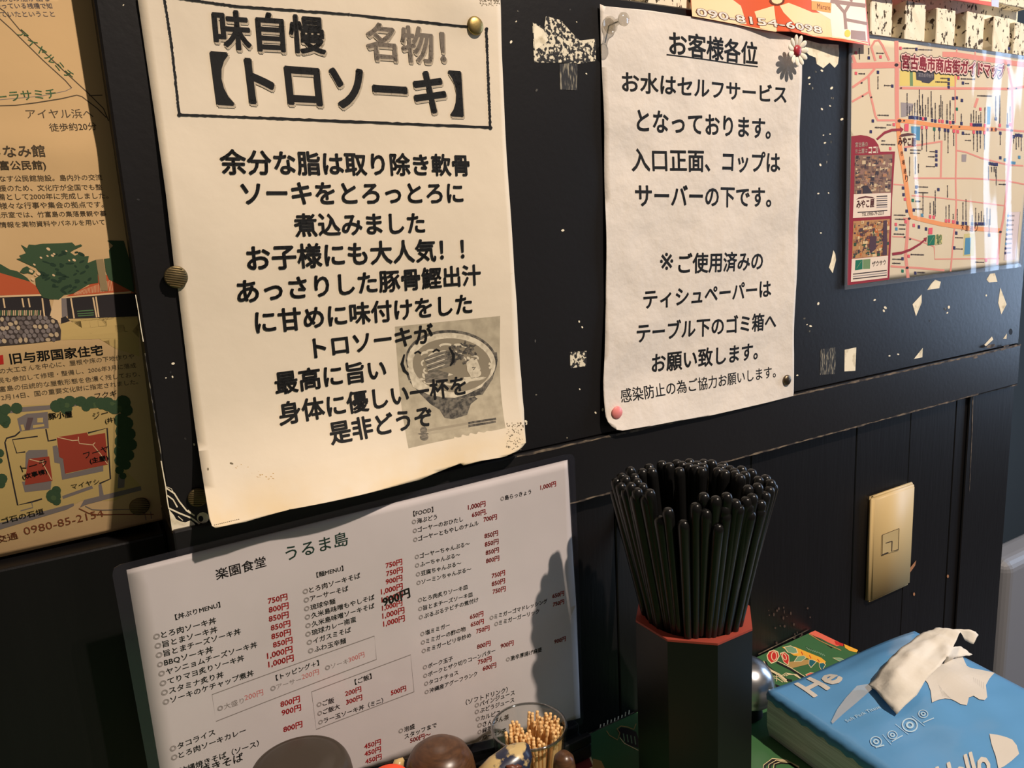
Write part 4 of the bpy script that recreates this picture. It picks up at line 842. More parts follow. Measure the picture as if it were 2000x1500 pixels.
for b_, q in (('750円', (970, 540, 1085, 512)), ('800円', (975, 592, 1092, 564)), ('850円', (975, 645, 1092, 617)), ('850円', (987, 697, 1102, 668)), ('850円', (990, 748, 1105, 718)), ('850円', (1000, 797, 1115, 765)), ('1,000円', (965, 862, 1115, 820)), ('1,000円', (972, 912, 1122, 871)), ('800円', (1043, 1145, 1158, 1110)), ('900円', (1050, 1195, 1165, 1160)), ('800円', (1060, 1292, 1172, 1257)),
    ('750円', (1660, 331, 1757, 306)), ('750円', (1663, 378, 1760, 352)), ('900円', (1660, 426, 1758, 400)), ('1,000円', (1632, 485, 1760, 450)), ('1,000円', (1635, 532, 1760, 498)), ('1,000円', (1638, 580, 1758, 546)), ('1,000円', (1640, 627, 1770, 590)), ('1,000円', (1645, 673, 1772, 637)), ('200円', (1422, 1080, 1517, 1050)), ('300円', (1428, 1130, 1523, 1098)), ('500円', (1690, 1075, 1780, 1045)), ('450円', (1533, 1390, 1631, 1360)), ('450円', (1535, 1433, 1632, 1402)), ('450円', (1540, 1478, 1636, 1445))):
    T(k1, b_, *q, RI, .028)
P.text('900円', k1(1645, 556), k1(1805, 496), MI, 4, .035)
for q in ([(642, 1068), (1593, 725), (1605, 862), (665, 1225)], [(1225, 1052), (1805, 835), (1825, 1052), (1252, 1272)]): P.line([k1(*z) for z in q], 1.4, GYI, 2, True)
T(k2, '【FOOD】', 208, 567, 380, 527)
for b_, q in (('◎海ぶどう', (195, 638, 412, 590)), ('◎ゴーヤーのおひたし', (203, 715, 636, 607)), ('◎ゴーヤーともやしのナムル', (207, 792, 770, 641)), ('◎ゴーヤーちゃんぷる～', (220, 940, 694, 818)), ('◎ふーちゃんぷる～', (222, 1014, 612, 912)), ('◎豆腐ちゃんぷる～', (230, 1090, 620, 986)), ('◎ソーミンちゃんぷる～', (235, 1163, 706, 1036)), ('◎とろ肉炙りソーキ皿', (248, 1312, 677, 1191)), ('◎旨とまチーズソーキ皿', (250, 1387, 720, 1255)), ('◎ぷるぷるテビチの煮付け', (255, 1460, 768, 1300)), ('◎島らっきょう', (958, 437, 1223, 371)), ('◎ミミガーゴマドレッシング', (865, 1463, 1362, 1312)), ('◎ミミガーガーリック', (905, 1517, 1292, 1400))): T(k2, b_, *q)
for b_, q in (('1,000円', (678, 512, 830, 478)), ('650円.', (712, 577, 842, 545)), ('700円', (812, 616, 928, 590)), ('850円', (820, 759, 938, 730)), ('850円', (823, 831, 942, 802)), ('850円', (830, 903, 945, 874)), ('800円', (833, 973, 948, 945)), ('750円', (883, 1101, 998, 1071)), ('850円', (883, 1171, 998, 1140)), ('750円', (890, 1237, 1003, 1208)), ('1,000円', (1302, 340, 1437, 305)), ('650円', (1405, 1275, 1507, 1247)), ('750円', (1410, 1346, 1507, 1318))): T(k2, b_, *q, RI, .028)
for b_, q in (('◎塩ミミガー', (285, 298, 555, 208)), ('◎ミミガーの酢の物', (290, 376, 700, 242)), ('◎ミミガーピリ辛炒め', (298, 453, 750, 300)), ('◎ポーク玉子', (308, 603, 583, 514)), ('◎ポークとザク切りコーンバター', (312, 680, 972, 440)), ('◎タコナチョス', (320, 753, 633, 641)), ('◎沖縄産アグーフランク', (325, 829, 807, 650)), ('◎激辛厚揚げ麻婆', (1068, 530, 1396, 432)), ('（ソフトドリンク）', (700, 922, 1084, 802)), ('◎パインジュース', (782, 952, 1148, 826)), ('◎ぶどうジュース', (782, 1012, 1144, 892)), ('◎カルピス', (790, 1077, 1016, 1010)), ('◎さんぴん茶', (805, 1137, 1095, 1052)), ('◎緑茶', (808, 1195, 938, 1146)), ('◎ウーロン茶', (815, 1256, 1070, 1170)), ('スタッフまで', (140, 1236, 436, 1121))): T(k3, b_, *q)
for b_, q in (('650円', (738, 139, 862, 106)), ('650円', (745, 209, 866, 176)), ('750円', (795, 271, 918, 236)), ('800円', (803, 413, 928, 376)), ('900円', (1018, 406, 1138, 373)), ('750円', (810, 554, 936, 519)), ('600円', (855, 612, 979, 576)), ('900円', (1510, 364, 1616, 334)), ('500円～', (190, 1272, 380, 1208))): T(k3, b_, *q, RI, .028)
P.build('printing', menu, 'black dish names and red prices')
FILM7 = film_mat('menu_film', 0.13, 0.03)
MILK7 = film_mat('menu_film_border', 0.18, 0.05, milk=0.03, milkc=(0.16, 0.17, 0.26))
outM = [(219, 1121), (222, 1109), (233, 1102), (680, 990), (1104, 887), (1116, 887), (1121, 894), (1131, 1180), (1138, 1398), (1137, 1412), (1124, 1420), (880, 1478), (600, 1546), (310, 1614)]
film_on(S7, outM, FILM7, menu, off=0.0012)
inM2 = [(247, 1114), (247, 1113), (250, 1112), (680, 1004), (1105, 899), (1107, 898.5), (1108, 898), (1125, 1180), (1132, 1396), (1133, 1401), (1128, 1403), (880, 1462), (600, 1530), (328, 1596)]
rim(S7, outM, inM2, MILK7, menu)
# low black stand the menu leans in
v, f = merge(box(0.055, 0.306, -0.020, 0.004, TZ+0.0006, TZ+0.0125, 0.0015), box(0.055, 0.306, -0.0035, 0.004, TZ+0.0125, TZ+0.020, 0.001), box(0.055, 0.306, -0.020, -0.0145, TZ+0.0125, TZ+0.020, 0.001))
st = put('menu_stand', v, f, mat('black_plastic', (20, 20, 21), 0.4))
tag(st, 'low black slotted stand holding the white menu sheet upright on the table', 'stand')

# ------------------------------------------------------------------ tacks and pins
def tack(px_, py_, S, r_, m, label, flat=False, ribs=False, group=None, h_=0.0028):
    c = S.at(px_, py_, 0.0006)
    if flat: prof = [(0, -0.004), (0.0006, -0.003), (0.0006, 0), (r_*.93, 0), (r_, 0.0006), (r_, 0.0012), (r_*.93, 0.0017), (0, 0.0018)]
    else: prof = [(0, -0.004), (0.0006, -0.003), (0.0006, 0), (r_*.97, 0), (r_, 0.0004), (r_*.94, h_*.5), (r_*.72, h_*.8), (r_*.4, h_*.96), (0, h_)]
    v, f = lathe(prof, c, 28, (0, -1, 0))
    o = put('thumbtack', v, f, m, smooth=True)
    if ribs:
        R = []
        for i in range(9):
            z = (-0.8+1.6*i/8)*r_; hw = math.sqrt(max(0, (r_*.92)**2-z*z)); y = c.y-0.00178
            R.append(box(c.x-hw, c.x+hw, y-0.00025, y+0.0003, c.z+z-0.00018-0.0, c.z+z+0.00018))
        v, f = merge(*R); V2 = []
        for q in v: d = q-Vector((c.x, q.y, c.z)); a = -0.22; V2.append(Vector((c.x+d.x*math.cos(a)-d.z*math.sin(a), q.y, c.z+d.x*math.sin(a)+d.z*math.cos(a))))
        put('ridges', V2, f, mat('ridge_brass', (138, 122, 88), 0.5, metal=1.0), o)
    return tag(o, label, 'thumbtack', group)
tack(927, 51, S1, 0.0057, BRASS, 'smooth brass thumbtack at the headline corner of the yellowed notice', h_=0.0020)
BR2 = mat('dull_brass', (112, 98, 70), 0.55, metal=1.0, bump=0.2, bscale=500)
tack(343, 541, S1, 0.0060, BR2, 'ribbed dull brass thumbtack halfway down the left edge of the yellowed notice', True, True)
tack(386, 970, PS, 0.0055, BR2, 'ribbed dull brass thumbtack by the torn lower corner of the black panel', True, True)
tack(272, 987, S3, 0.0056, mat('dark_brass', (110, 92, 60), 0.5, metal=1.0, bump=0.2, bscale=500), 'dark brass thumbtack in the corner of the tan map poster', True, True)
tack(1203, 805, S2, 0.0048, mat('pink_plastic', (236, 140, 136), 0.35), 'pink plastic thumbtack at the bottom of the white customer notice', True)
tack(1535, 742, S2, 0.0048, mat('bronze', (112, 98, 80), 0.4, metal=1.0, bump=0.2, bscale=400), 'dark bronze thumbtack at the lower right of the white customer notice')
CLEAR = film_mat('clear_plastic', 0.08, 0.10, tint=(0.86, 0.84, 0.80), milk=0.10, milkc=(0.7, 0.66, 0.6))
c = S2.at(1189, 50, 0.0005)
v, f = lathe([(0, 0), (0.0052, 0), (0.0060, 0.0008), (0.0058, 0.0020), (0.0040, 0.0042), (0.0026, 0.0060), (0.0021, 0.009), (0.0022, 0.0125), (0.0030, 0.0140), (0.0042, 0.0148), (0.0046, 0.0158), (0.0042, 0.0170), (0, 0.0174)], c, 32, (0, -1, 0))
o = put('push_pin', v, f, CLEAR, smooth=True); tag(o, 'clear plastic push pin at the top corner of the white customer notice', 'push pin')
v, f = lathe([(0, -0.004), (0.00055, -0.003), (0.00055, 0.010), (0, 0.0105)], c, 10, (0, -1, 0)); put('needle', v, f, mat('steel', (190, 188, 184), 0.25, metal=1.0), o, smooth=True)
# daisy pin
c = S2.at(1539, 107, 0.0)
root = empty('flower_pin', c, 'little white daisy pin with a red centre on the white customer notice', 'pin')
PET = mat('petal_white', (232, 224, 206), 0.6)
fc = Vector((c.x+0.0000, c.y-0.0085, c.z+0.001))
v, f = lathe([(0, 0), (0.0006, 0), (0.0006, 0.0085), (0, 0.009)], c+Vector((0, 0.003, 0)), 10, (0, -1, 0)); put('needle', v, f, MATS['steel'], root, smooth=True)
for i in range(11):
    a = 2*math.pi*i/11+0.1; bm = bmesh.new(); bmesh.ops.create_uvsphere(bm, u_segments=12, v_segments=8, radius=1)
    R = Matrix.Rotation(-a, 3, 'Y')
    for q in bm.verts:
        wd = 0.0021*(1+0.35*q.co.x); p = Vector((0.0076+q.co.x*0.0047, -q.co.y*0.0008-0.0009*(q.co.x+1), q.co.z*wd)); q.co = fc+R @ p
    v, f = bm_out(bm); put('petal', v, f, PET, root, smooth=True)
v, f = lathe([(0, -0.001), (0.0036, -0.0008), (0.0045, 0.0004), (0.0041, 0.0016), (0.0024, 0.0024), (0, 0.0027)], fc, 20, (0, -1, 0)); put('flower_centre', v, f, mat('red_enamel', (168, 48, 56), 0.35), root, smooth=True)['label'] = 'red button centre'

# ------------------------------------------------------------------ wall socket plate
SW = wall_surf(y=WY)
zc = [SW.px(*q) for q in ((1694, 962), (1780, 940), (1768, 1145), (1687, 1174))]
x0, x1 = (zc[0][0]+zc[3][0])/2, (zc[1][0]+zc[2][0])/2; z1, z0 = (zc[0][1]+zc[1][1])/2, (zc[2][1]+zc[3][1])/2
IVO = mat('ivory_plastic', (206, 180, 128), 0.48, spec=0.5)
bm = bmesh.new(); bmesh.ops.create_cube(bm, size=1)
for q in bm.verts:
    fr = q.co.y < 0
    q.co = Vector(((x0+x1)/2+q.co.x*((x1-x0)-(0.004 if fr else 0)), WY-0.0070 if fr else WY-0.0003, (z0+z1)/2+q.co.z*((z1-z0)-(0.006 if fr else 0))))
bmesh.ops.bevel(bm, geom=bm.edges[:], offset=0.0026, segments=5, affect='EDGES')
v, f = bm_out(bm)
sock = put('socket_plate', v, f, IVO, smooth=True); tag(sock, 'ivory telephone socket plate on the black planks', 'socket')
SF = wall_surf(y=WY-0.0070)
P = Print(SF, 0.0001, 0.0001)
s8 = lambda *p: [(1600+a/2.5, 640+b_/2.5) for a, b_ in p]
JK = mat('jack_beige', (196, 174, 126), 0.4); SL = mat('slot_shadow_gap', (58, 46, 34), 0.8)
v = [SF.at(*q) for q in s8((308, 1012), (390, 980), (386, 1086), (306, 1108))]
V = [p+Vector((0, 0.0002, 0)) for p in v]+[p+Vector((0, -0.0007, 0)) for p in v]
jk = put('jack', V, [[0, 1, 2, 3], [7, 6, 5, 4], [0, 4, 5, 1], [1, 5, 6, 2], [2, 6, 7, 3], [3, 7, 4, 0]], JK, sock)
P2 = Print(wall_surf(y=WY-0.0078), 0.00005)
P2.line(s8((308, 1012), (390, 980)), .9, SL); P2.line(s8((390, 980), (386, 1086)), .8, SL); P2.line(s8((306, 1110), (338, 1097)), 2.2, SL); P2.line(s8((325, 1052), (357, 1042)), 1.6, SL); P2.line(s8((356, 1042), (354, 1092), (384, 1084)), 1.8, SL); P2.line(s8((308, 1012), (306, 1108)), .7, SL)
P2.build('opening', jk)

# ------------------------------------------------------------------ table and cloth
TX0, TX1, TY0, TY1 = -0.62, 0.5985, -0.43, WY-0.0012
WOOD = mat('table_wood', (92, 62, 40), 0.5, var=0.2, vscale=20, stretch=(1, 8, 1))
tab = empty('table', (0, -0.21, -1.1), 'wooden restaurant table against the black wall, under the green cloth', 'table')
v, f = box(TX0+0.004, TX1-0.002, TY0+0.004, TY1-0.001, TZ-0.030, TZ-0.0016, 0.002); put('tabletop', v, f, WOOD, tab)
for a, b_ in ((TX0+0.06, TY0+0.06), (TX1-0.06, TY0+0.06), (TX0+0.06, TY1-0.06), (TX1-0.06, TY1-0.06)):
    v, f = box(a-0.025, a+0.025, b_-0.025, b_+0.025, -1.0998, TZ-0.0302, 0.003); put('leg', v, f, WOOD, tab)
GCL = mat('cloth_green', (62, 104, 64), 0.38, spec=0.5, var=0.10, vscale=40)
v, f = merge(box(TX0, TX1, TY0, TY1, TZ-0.0014, TZ, 0.0005, 1), box(TX1, TX1+0.0012, TY0, TY1, TZ-0.05, TZ-0.0002, 0.0004, 1))
cloth = put('tablecloth', v, f, GCL); tag(cloth, 'green vinyl tablecloth with a Ryukyu flower pattern', 'tablecloth')
ST = table_surf(TZ)
P = Print(ST, 0.00012, 0.00004)
k_ = lambda n, r_, g_, b_: mat('cloth_'+n, (r_, g_, b_), 0.4)
CR = k_('red', 196, 50, 44); CO = k_('orange', 236, 172, 60); CB = k_('black', 34, 30, 32); CW = k_('cream', 226, 206, 160); CT = k_('teal', 40, 96, 104); CG = k_('pale_green', 120, 156, 120); CP = k_('coral', 226, 108, 84); CBR = k_('tan', 176, 142, 84)
e7 = lambda *p: [(1460+a/6.667, 1210+b_/6.667) for a, b_ in p]
def outl(pts, m, ly=1, wd=1.6): P.poly(pts, CW, ly); cx_ = sum(q[0] for q in pts)/len(pts); cy_ = sum(q[1] for q in pts)/len(pts); P.poly([(cx_+(a-cx_)*.84, cy_+(b_-cy_)*.84) for a, b_ in pts], m, ly+1)
P.poly(e7((800, 180), (880, 145), (1180, 290), (1250, 330), (1160, 350), (1050, 300), (960, 250), (860, 215)), CP, 1); P.poly(e7((1130, 275), (1250, 320), (1245, 350), (1150, 330)), CR, 2); P.poly(e7((1255, 320), (1440, 400), (1420, 430), (1330, 410), (1270, 370)), CO, 2)
P.line(e7((800, 190), (930, 270), (1070, 340), (1220, 405)), 1.6, CBR, 3); P.line(e7((850, 215), (1000, 300), (1100, 370)), 2.4, CB, 2); P.line(e7((1430, 420), (1560, 500), (1620, 480)), 3, CB, 2); P.line(e7((1440, 440), (1590, 520)), 1.2, CW, 3)
P.poly(e7((450, 360), (560, 350), (620, 360), (960, 500), (1020, 550), (1000, 590), (860, 540), (740, 490), (600, 470)), CO, 2)
outl(e7((470, 360), (560, 340), (640, 380), (660, 440), (600, 450), (520, 430)), CG, 3); outl(e7((600, 555), (650, 480), (740, 470), (770, 500), (700, 550)), CG, 2); outl(e7((800, 520), (850, 525), (905, 550), (825, 635), (795, 590)), CT, 3); outl(e7((930, 570), (1000, 560), (1020, 590), (970, 675), (935, 620)), CT, 3)
for i in range(9): P.line(e7((780+i*24, 370+i*13), (760+i*28, 355+i*12), (800+i*26, 400+i*10)), 1.4, CG, 3); P.line(e7((700+i*35, 420+i*16), (720+i*36, 465+i*15)), 1.5, CR if i % 3 == 0 else CO, 4)
P.poly(e7((500, 560), (800, 520), (800, 580), (560, 640)), CBR, 1)
outl(e7((248, 470), (280, 415), (340, 395), (400, 420), (418, 480), (380, 550), (310, 580), (262, 530)), CR, 3); outl(e7((420, 440), (480, 420), (540, 470), (545, 540), (530, 605), (470, 560)), CR, 4)
P.line(e7(*ell(345, 480, 34, 56, 16)), 1.6, CW, 6, True); P.line(e7(*ell(480, 490, 22, 44, 14, rot=-25)), 1.4, CW, 6, True)
for k in range(3):
    P.line(e7((100+k*55, 530+k*6), (150+k*45, 600), (260+k*25, 650+k*5), (420, 740-k*12), (510, 820-k*14)), 1.3, CW, 5)
    P.line(e7((130+k*50, 545), (180+k*40, 610), (300+k*20, 675), (440, 760-k*12)), 3.6, CB, 4)
    P.line(e7((270+k*55, 790+k*10), (300+k*40, 760-k*20), (380+k*30, 770-k*20), (460+k*30, 820)), 1.3, CW, 6)
    P.line(e7((440+k*30, 740), (500+k*20, 700+k*10), (600+k*20, 720), (700, 780)), 1.3, CW, 6)
P.line(e7((380, 560), (560, 650), (700, 740), (790, 790)), 3, CB, 4); P.line(e7((390, 545), (570, 635), (710, 725), (800, 775)), 1.2, CW, 5); P.line(e7((280, 800), (340, 850), (420, 880)), 4, CB, 4); P.line(e7((450, 750), (520, 790), (580, 800)), 4, CB, 4)
outl(e7((1105, 500), (1200, 500), (1310, 540), (1290, 570), (1180, 540)), CG, 2); outl(e7((1165, 590), (1250, 580), (1370, 610), (1360, 640), (1240, 630)), CG, 2); P.poly(e7((1320, 540), (1400, 520), (1500, 560), (1440, 600), (1370, 600)), CO, 3); P.poly(e7((1400, 530), (1450, 530), (1470, 570), (1430, 570)), CP, 4); P.line(e7((1370, 505), (1470, 510), (1510, 545)), 1.3, CW, 5)
outl(e7((750, 720), (820, 690), (900, 700), (880, 750), (790, 760)), CP, 3); P.line(e7((900, 700), (1000, 715), (1050, 750)), 3, CBR, 3); P.line(e7((1050, 740), (1060, 690), (1090, 720), (1110, 685), (1135, 730), (1180, 700), (1200, 740)), 1.4, CG, 4)
g6 = lambda *p: [(1120+a/4.411, 1160+b_/4.411) for a, b_ in p]
P.poly(g6((380, 1180), (410, 1150), (470, 1160), (540, 1190), (560, 1250), (560, 1330), (470, 1300), (410, 1240)), CB, 1); P.line(g6((285, 1180), (310, 1220), (380, 1260), (400, 1200), (375, 1165), (410, 1140), (470, 1150), (520, 1170), (540, 1120)), 1.6, CBR, 3)
for i in range(4): P.line(g6((430+i*32, 1205+i*8), (440+i*32, 1270+i*10)), 2, CG, 3)
P.line(g6((400, 1240), (440, 1290), (560, 1350)), 1.4, CW, 3)
outl(g6((-60, 1370), (10, 1300), (70, 1310), (150, 1400), (190, 1500), (60, 1560), (-80, 1500)), k_('dusky_red', 120, 44, 44), 1); P.poly(g6((170, 1420), (240, 1440), (280, 1520), (160, 1540)), CBR, 2)
for i in range(3): P.line(g6((1640+i*45, 1560-i*6), (1650+i*45, 1480-i*4), (1720+i*35, 1430+i*14), (1830+i*20, 1440+i*12), (1940, 1500+i*6)), 5 if i < 2 else 3, CB, 2); P.line(g6((1628+i*45, 1560-i*6), (1638+i*45, 1476-i*4), (1712+i*35, 1420+i*14), (1830+i*20, 1430+i*12), (1945, 1490+i*6)), 1.3, CW, 3)
for cx_, cy_ in ((0.548, -0.215), (0.32, -0.24), (0.47, -0.30), (0.25, -0.16), (0.12, -0.22), (0.0, -0.12), (-0.2, -0.3), (0.2, -0.38), (-0.4, -0.2)):
    for i in range(8):
        a = i*math.pi/4+cx_*9; c0 = (cx_+0.012*math.cos(a), cy_+0.012*math.sin(a))
        pt = [(c0[0]+0.011*math.cos(t)*math.cos(a)-0.004*math.sin(t)*math.sin(a), c0[1]+0.011*math.cos(t)*math.sin(a)+0.004*math.sin(t)*math.cos(a)) for t in [2*math.pi*j/10 for j in range(10)]]
        P.poly(pt, CW if i % 2 else CO, 1, px=False); P.poly([(c0[0]+(q[0]-c0[0])*.7, c0[1]+(q[1]-c0[1])*.7) for q in pt], CO if i % 2 else CR, 2, px=False)
P.build('flower_print', cloth, 'red, orange, black and cream flower print')

# ------------------------------------------------------------------ chopstick holder and chopsticks
HC = Vector((0.3545, -0.0815, 0)); HA = 0.0392; HZ = -0.2685; HR = 0.0347
HX = math.pi/8
def octo(ap, z): return [Vector((HC.x+ap/math.cos(math.pi/8)*math.cos(HX+i*math.pi/4), HC.y+ap/math.cos(math.pi/8)*math.sin(HX+i*math.pi/4), z)) for i in range(8)]
hold = empty('chopstick_holder', (HC.x, HC.y, TZ+0.0002), 'black octagonal chopstick holder with a red rim on the green cloth', 'holder')
NS = 48
def ring(r_, z): return [Vector((HC.x+r_*math.cos(HX+2*math.pi*i/NS), HC.y+r_*math.sin(HX+2*math.pi*i/NS), z)) for i in range(NS)]
V = octo(HA-0.0006, TZ+0.0002)+octo(HA, TZ+0.0012)+octo(HA, HZ-0.0016)+ring(HR, HZ-0.0016)+ring(HR, TZ+0.004)
Fc = [[7, 6, 5, 4, 3, 2, 1, 0]]
for r0 in (0, 8):
    for i in range(8): Fc.append([r0+i, r0+(i+1) % 8, r0+8+(i+1) % 8, r0+8+i])
def octo_ring(o0, c0):
    q = []
    for i in range(8):
        j = (i+1) % 8; ids = [c0+(i*6+t) % NS for t in range(7)]
        q.append([o0+i, o0+j]+ids[::-1])
    return q
Fc += octo_ring(16, 24)
for i in range(NS): Fc.append([24+i, 24+(i+1) % NS, 24+NS+(i+1) % NS, 24+NS+i])
Fc.append([24+NS+i for i in range(NS)])
put('body', V, Fc, mat('lacquer_black', (14, 13, 14), 0.4, spec=0.5, bump=0.05, bscale=120), hold)
V = octo(HA, HZ-0.0015)+octo(HA, HZ)+ring(HR, HZ)+ring(HR, HZ-0.0015); Fc = []
for i in range(8): Fc.append([i, (i+1) % 8, 8+(i+1) % 8, 8+i])
Fc += octo_ring(8, 16)
for i in range(NS): Fc.append([16+i, 16+(i+1) % NS, 16+NS+(i+1) % NS, 16+NS+i])
put('rim', V, Fc, mat('rim_red', (150, 62, 48), 0.55), hold)['label'] = 'red top rim'
CHB = mat('chopstick_black', (20, 20, 20), 0.27, spec=0.42)
v, f = lathe([(0, 0), (0.0011, 0.0004), (0.0014, 0.002), (0.0019, 0.06), (0.0027, 0.13), (0.0036, 0.205), (0.0039, 0.2195), (0.0037, 0.2222), (0.0029, 0.2240), (0.0016, 0.2248), (0, 0.225)], (0, 0, 0), 14)
proto = None
tips = [(265, 250), (300, 280), (305, 200), (345, 165), (375, 185), (340, 235), (410, 118), (440, 170), (460, 205), (415, 235), (380, 275), (360, 312), (462, 275), (500, 240), (450, 315), (555, 285), (525, 325), (500, 132), (550, 97), (570, 128), (645, 74), (700, 88), (755, 66), (775, 122), (795, 78), (850, 58), (845, 92), (895, 106), (905, 76), (940, 121), (955, 62), (950, 92), (1015, 66), (1060, 124), (1085, 104), (1112, 142), (1100, 82), (1150, 110), (1180, 128), (1190, 147), (1235, 112), (1225, 173), (1260, 152), (1310, 135), (1360, 190), (1415, 178), (1285, 255), (1355, 240), (1450, 212), (1465, 237), (1440, 262), (1410, 300), (1315, 315), (1375, 360), (1270, 340), (1285, 376), (1190, 358), (1215, 395), (1125, 310), (1045, 335), (955, 310), (895, 385), (970, 430), (1110, 395), (1115, 445), (1300, 440), (1370, 410), (690, 420), (630, 480), (805, 510), (1060, 535)]
for i, (tx, ty) in enumerate(tips):
    d = ray(1120+tx/3.75, 880+ty/3.75)
    def at_z(z): t = (z-EYE.z)/d.z; return EYE+d*t
    best = None; z = -0.140
    while z > -0.225:
        T_ = at_z(z); rr = Vector((T_.x-HC.x, T_.y-HC.y)); 
        if rr.length < 0.0535:
            k_b = 0.10+0.06*math.sin(i*2.3); Bp = Vector((HC.x+rr.x*k_b, HC.y+rr.y*k_b, TZ+0.0062)); L = (T_-Bp).length
            if L <= 0.2385: best = (T_, Bp, L); break
        z -= 0.0005
    if best is None: T_ = at_z(-0.2); Bp = Vector((HC.x, HC.y, TZ+0.0062)); best = (T_, Bp, (T_-Bp).length)
    T_, Bp, L = best
    if proto is None: o = put('chopstick', v, f, CHB, smooth=True, origin=(0, 0, 0)); proto = o
    else: o = proto.copy(); COL.objects.link(o)
    o.location = Bp; o.rotation_mode = 'QUATERNION'; o.rotation_quaternion = Vector((0, 0, 1)).rotation_difference((T_-Bp).normalized()); o.scale = (1, 1, L/0.225)
    tag(o, 'glossy black chopstick standing in the red-rimmed octagonal holder', 'chopstick', 'black chopsticks in the octagonal holder')

# ------------------------------------------------------------------ glass of toothpicks
GC = Vector((0.2325, -0.0505, TZ+0.0003)); GH = 0.0755
GLASS = film_mat('clear_glass', 0.04, 0.045, tint=(0.93, 0.94, 0.93))
v, f = lathe([(0, 0), (0.0165, 0), (0.0178, 0.001), (0.0185, 0.006), (0.0258, GH-0.0006), (0.0255, GH), (0.0246, GH), (0.0243, GH-0.0006), (0.0172, 0.0075), (0.0160, 0.006), (0, 0.0058)], GC, 48)
gl = put('glass_cup', v, f, GLASS, smooth=True); put('rim', *lathe([(0.0244, GH-0.0004), (0.0250, GH+0.0005), (0.0258, GH+0.0004), (0.0261, GH-0.0004), (0.0258, GH-0.0012), (0.0248, GH-0.0010), (0.0244, GH-0.0004)], GC, 56), film_mat('glass_rim', 0.06, 0.30, tint=(0.62, 0.62, 0.60)), gl, smooth=True); tag(gl, 'small clear tapered glass filled with toothpicks beside the menu', 'glass')
PICK = mat('toothpick_wood', (236, 194, 134), 0.6, var=0.12, vscale=300)
pv, pf = lathe([(0, 0), (0.0003, 0.0008), (0.0011, 0.008), (0.00125, 0.0540), (0.00085, 0.0548), (0.00125, 0.0558), (0.00125, 0.0585), (0.00085, 0.0593), (0.00125, 0.0602), (0.00125, 0.0625), (0.00090, 0.0632), (0.00120, 0.0640), (0.0010, 0.0649), (0, 0.065)], (0, 0, 0), 10)
proto = None; cnt = 0
rt = random.Random(11)
def pick(tip, base):
    global proto
    if proto is None: o = put('toothpick', pv, pf, PICK, smooth=True, origin=(0, 0, 0)); proto = o
    else: o = proto.copy(); COL.objects.link(o)
    tip = Vector(tip); base = Vector(base); dv = (tip-base).normalized()
    o.location = tip-dv*0.065; o.rotation_mode = 'QUATERNION'; o.rotation_quaternion = Vector((0, 0, 1)).rotation_difference(dv)
    tag(o, 'pale wooden toothpick with a grooved end, standing in the glass', 'toothpick', 'toothpicks in the glass')
spots = []
for i in range(400):
    if len(spots) >= 66: break
    a = rt.uniform(0, 6.283); r_ = 0.0200*math.sqrt(rt.random()); p = (r_*math.cos(a), r_*math.sin(a))
    if p[0]+p[1]*0.3 < -0.013 and rt.random() < 0.8: continue
    if all((p[0]-q[0])**2+(p[1]-q[1])**2 > 0.0028**2 for q in spots): spots.append(p)
for p in spots:
    s_ = 0.70; up = 0.0
    b0 = Vector((GC.x+p[0]*s_*0.94, GC.y+p[1]*s_*0.94, GC.z+0.0068)); lean = Vector((p[0]*0.22+ (0.006 if p[0] > 0.002 else 0.0), p[1]*0.22, 0.0635+(0.0025 if p[0] > 0.004 else 0)))
    pick(b0+lean, b0)

# ------------------------------------------------------------------ jars and pots along the front
def turned(name, c, prof, m, seg=48): 
    v, f = lathe(prof, c, seg); return put(name, v, f, m, smooth=True)
jc = Vector((0.0800, -0.0470, TZ+0.0002))
jar = empty('sauce_jar', jc, 'dark jar with a broad grey-brown ridged lid in front of the menu', 'jar')
v, f = lathe([(0, 0), (0.026, 0), (0.028, 0.002), (0.029, 0.06), (0.0275, 0.085), (0, 0.0852)], jc, 48); put('body', v, f, mat('jar_dark', (54, 44, 38), 0.25), jar, smooth=True)
LID = mat('lid_grey_brown', (60, 52, 43), 0.40, spec=0.5, bump=0.08, bscale=140)
v, f = lathe([(0.0290, 0.086), (0.0300, 0.087), (0.0303, 0.0965), (0.0296, 0.0985), (0.0298, 0.1005), (0.0292, 0.1045), (0.0280, 0.1080), (0.0264, 0.1104), (0.0250, 0.1110), (0.0243, 0.1107), (0.0236, 0.1112), (0.0205, 0.1123), (0.0100, 0.1126), (0, 0.1124)], jc, 56); put('lid', v, f, LID, jar, smooth=True)['label'] = 'grey-brown ridged lid'
bc = Vector((0.1270, -0.0640, TZ+0.0002))
bot = empty('seasoning_bottle', bc, 'small bottle with a bright orange cap between the jar and the brown pot', 'bottle')
v, f = lathe([(0, 0), (0.0135, 0), (0.0142, 0.001), (0.0142, 0.062), (0.0110, 0.070), (0, 0.0702)], bc, 32); put('body', v, f, mat('bottle_red', (150, 40, 30), 0.3), bot, smooth=True)
v, f = lathe([(0.0120, 0.0704), (0.0124, 0.0710), (0.0122, 0.090), (0.0112, 0.0925), (0.0085, 0.0945), (0, 0.0955)], bc, 32); put('cap', v, f, mat('cap_orange', (255, 84, 44), 0.45), bot, smooth=True)['label'] = 'bright orange cap'
dc = Vector((0.1640, -0.0545, TZ-0.0018+0.002))
pot = empty('ceramic_pot', dc, 'cream and blue glazed pottery pot with a brown domed lid', 'pot')
CRM = two_tone('cream_glaze', (206, 178, 120), (164, 132, 80), 55, 0.4, 0.65, 0.3, bump=0.1)
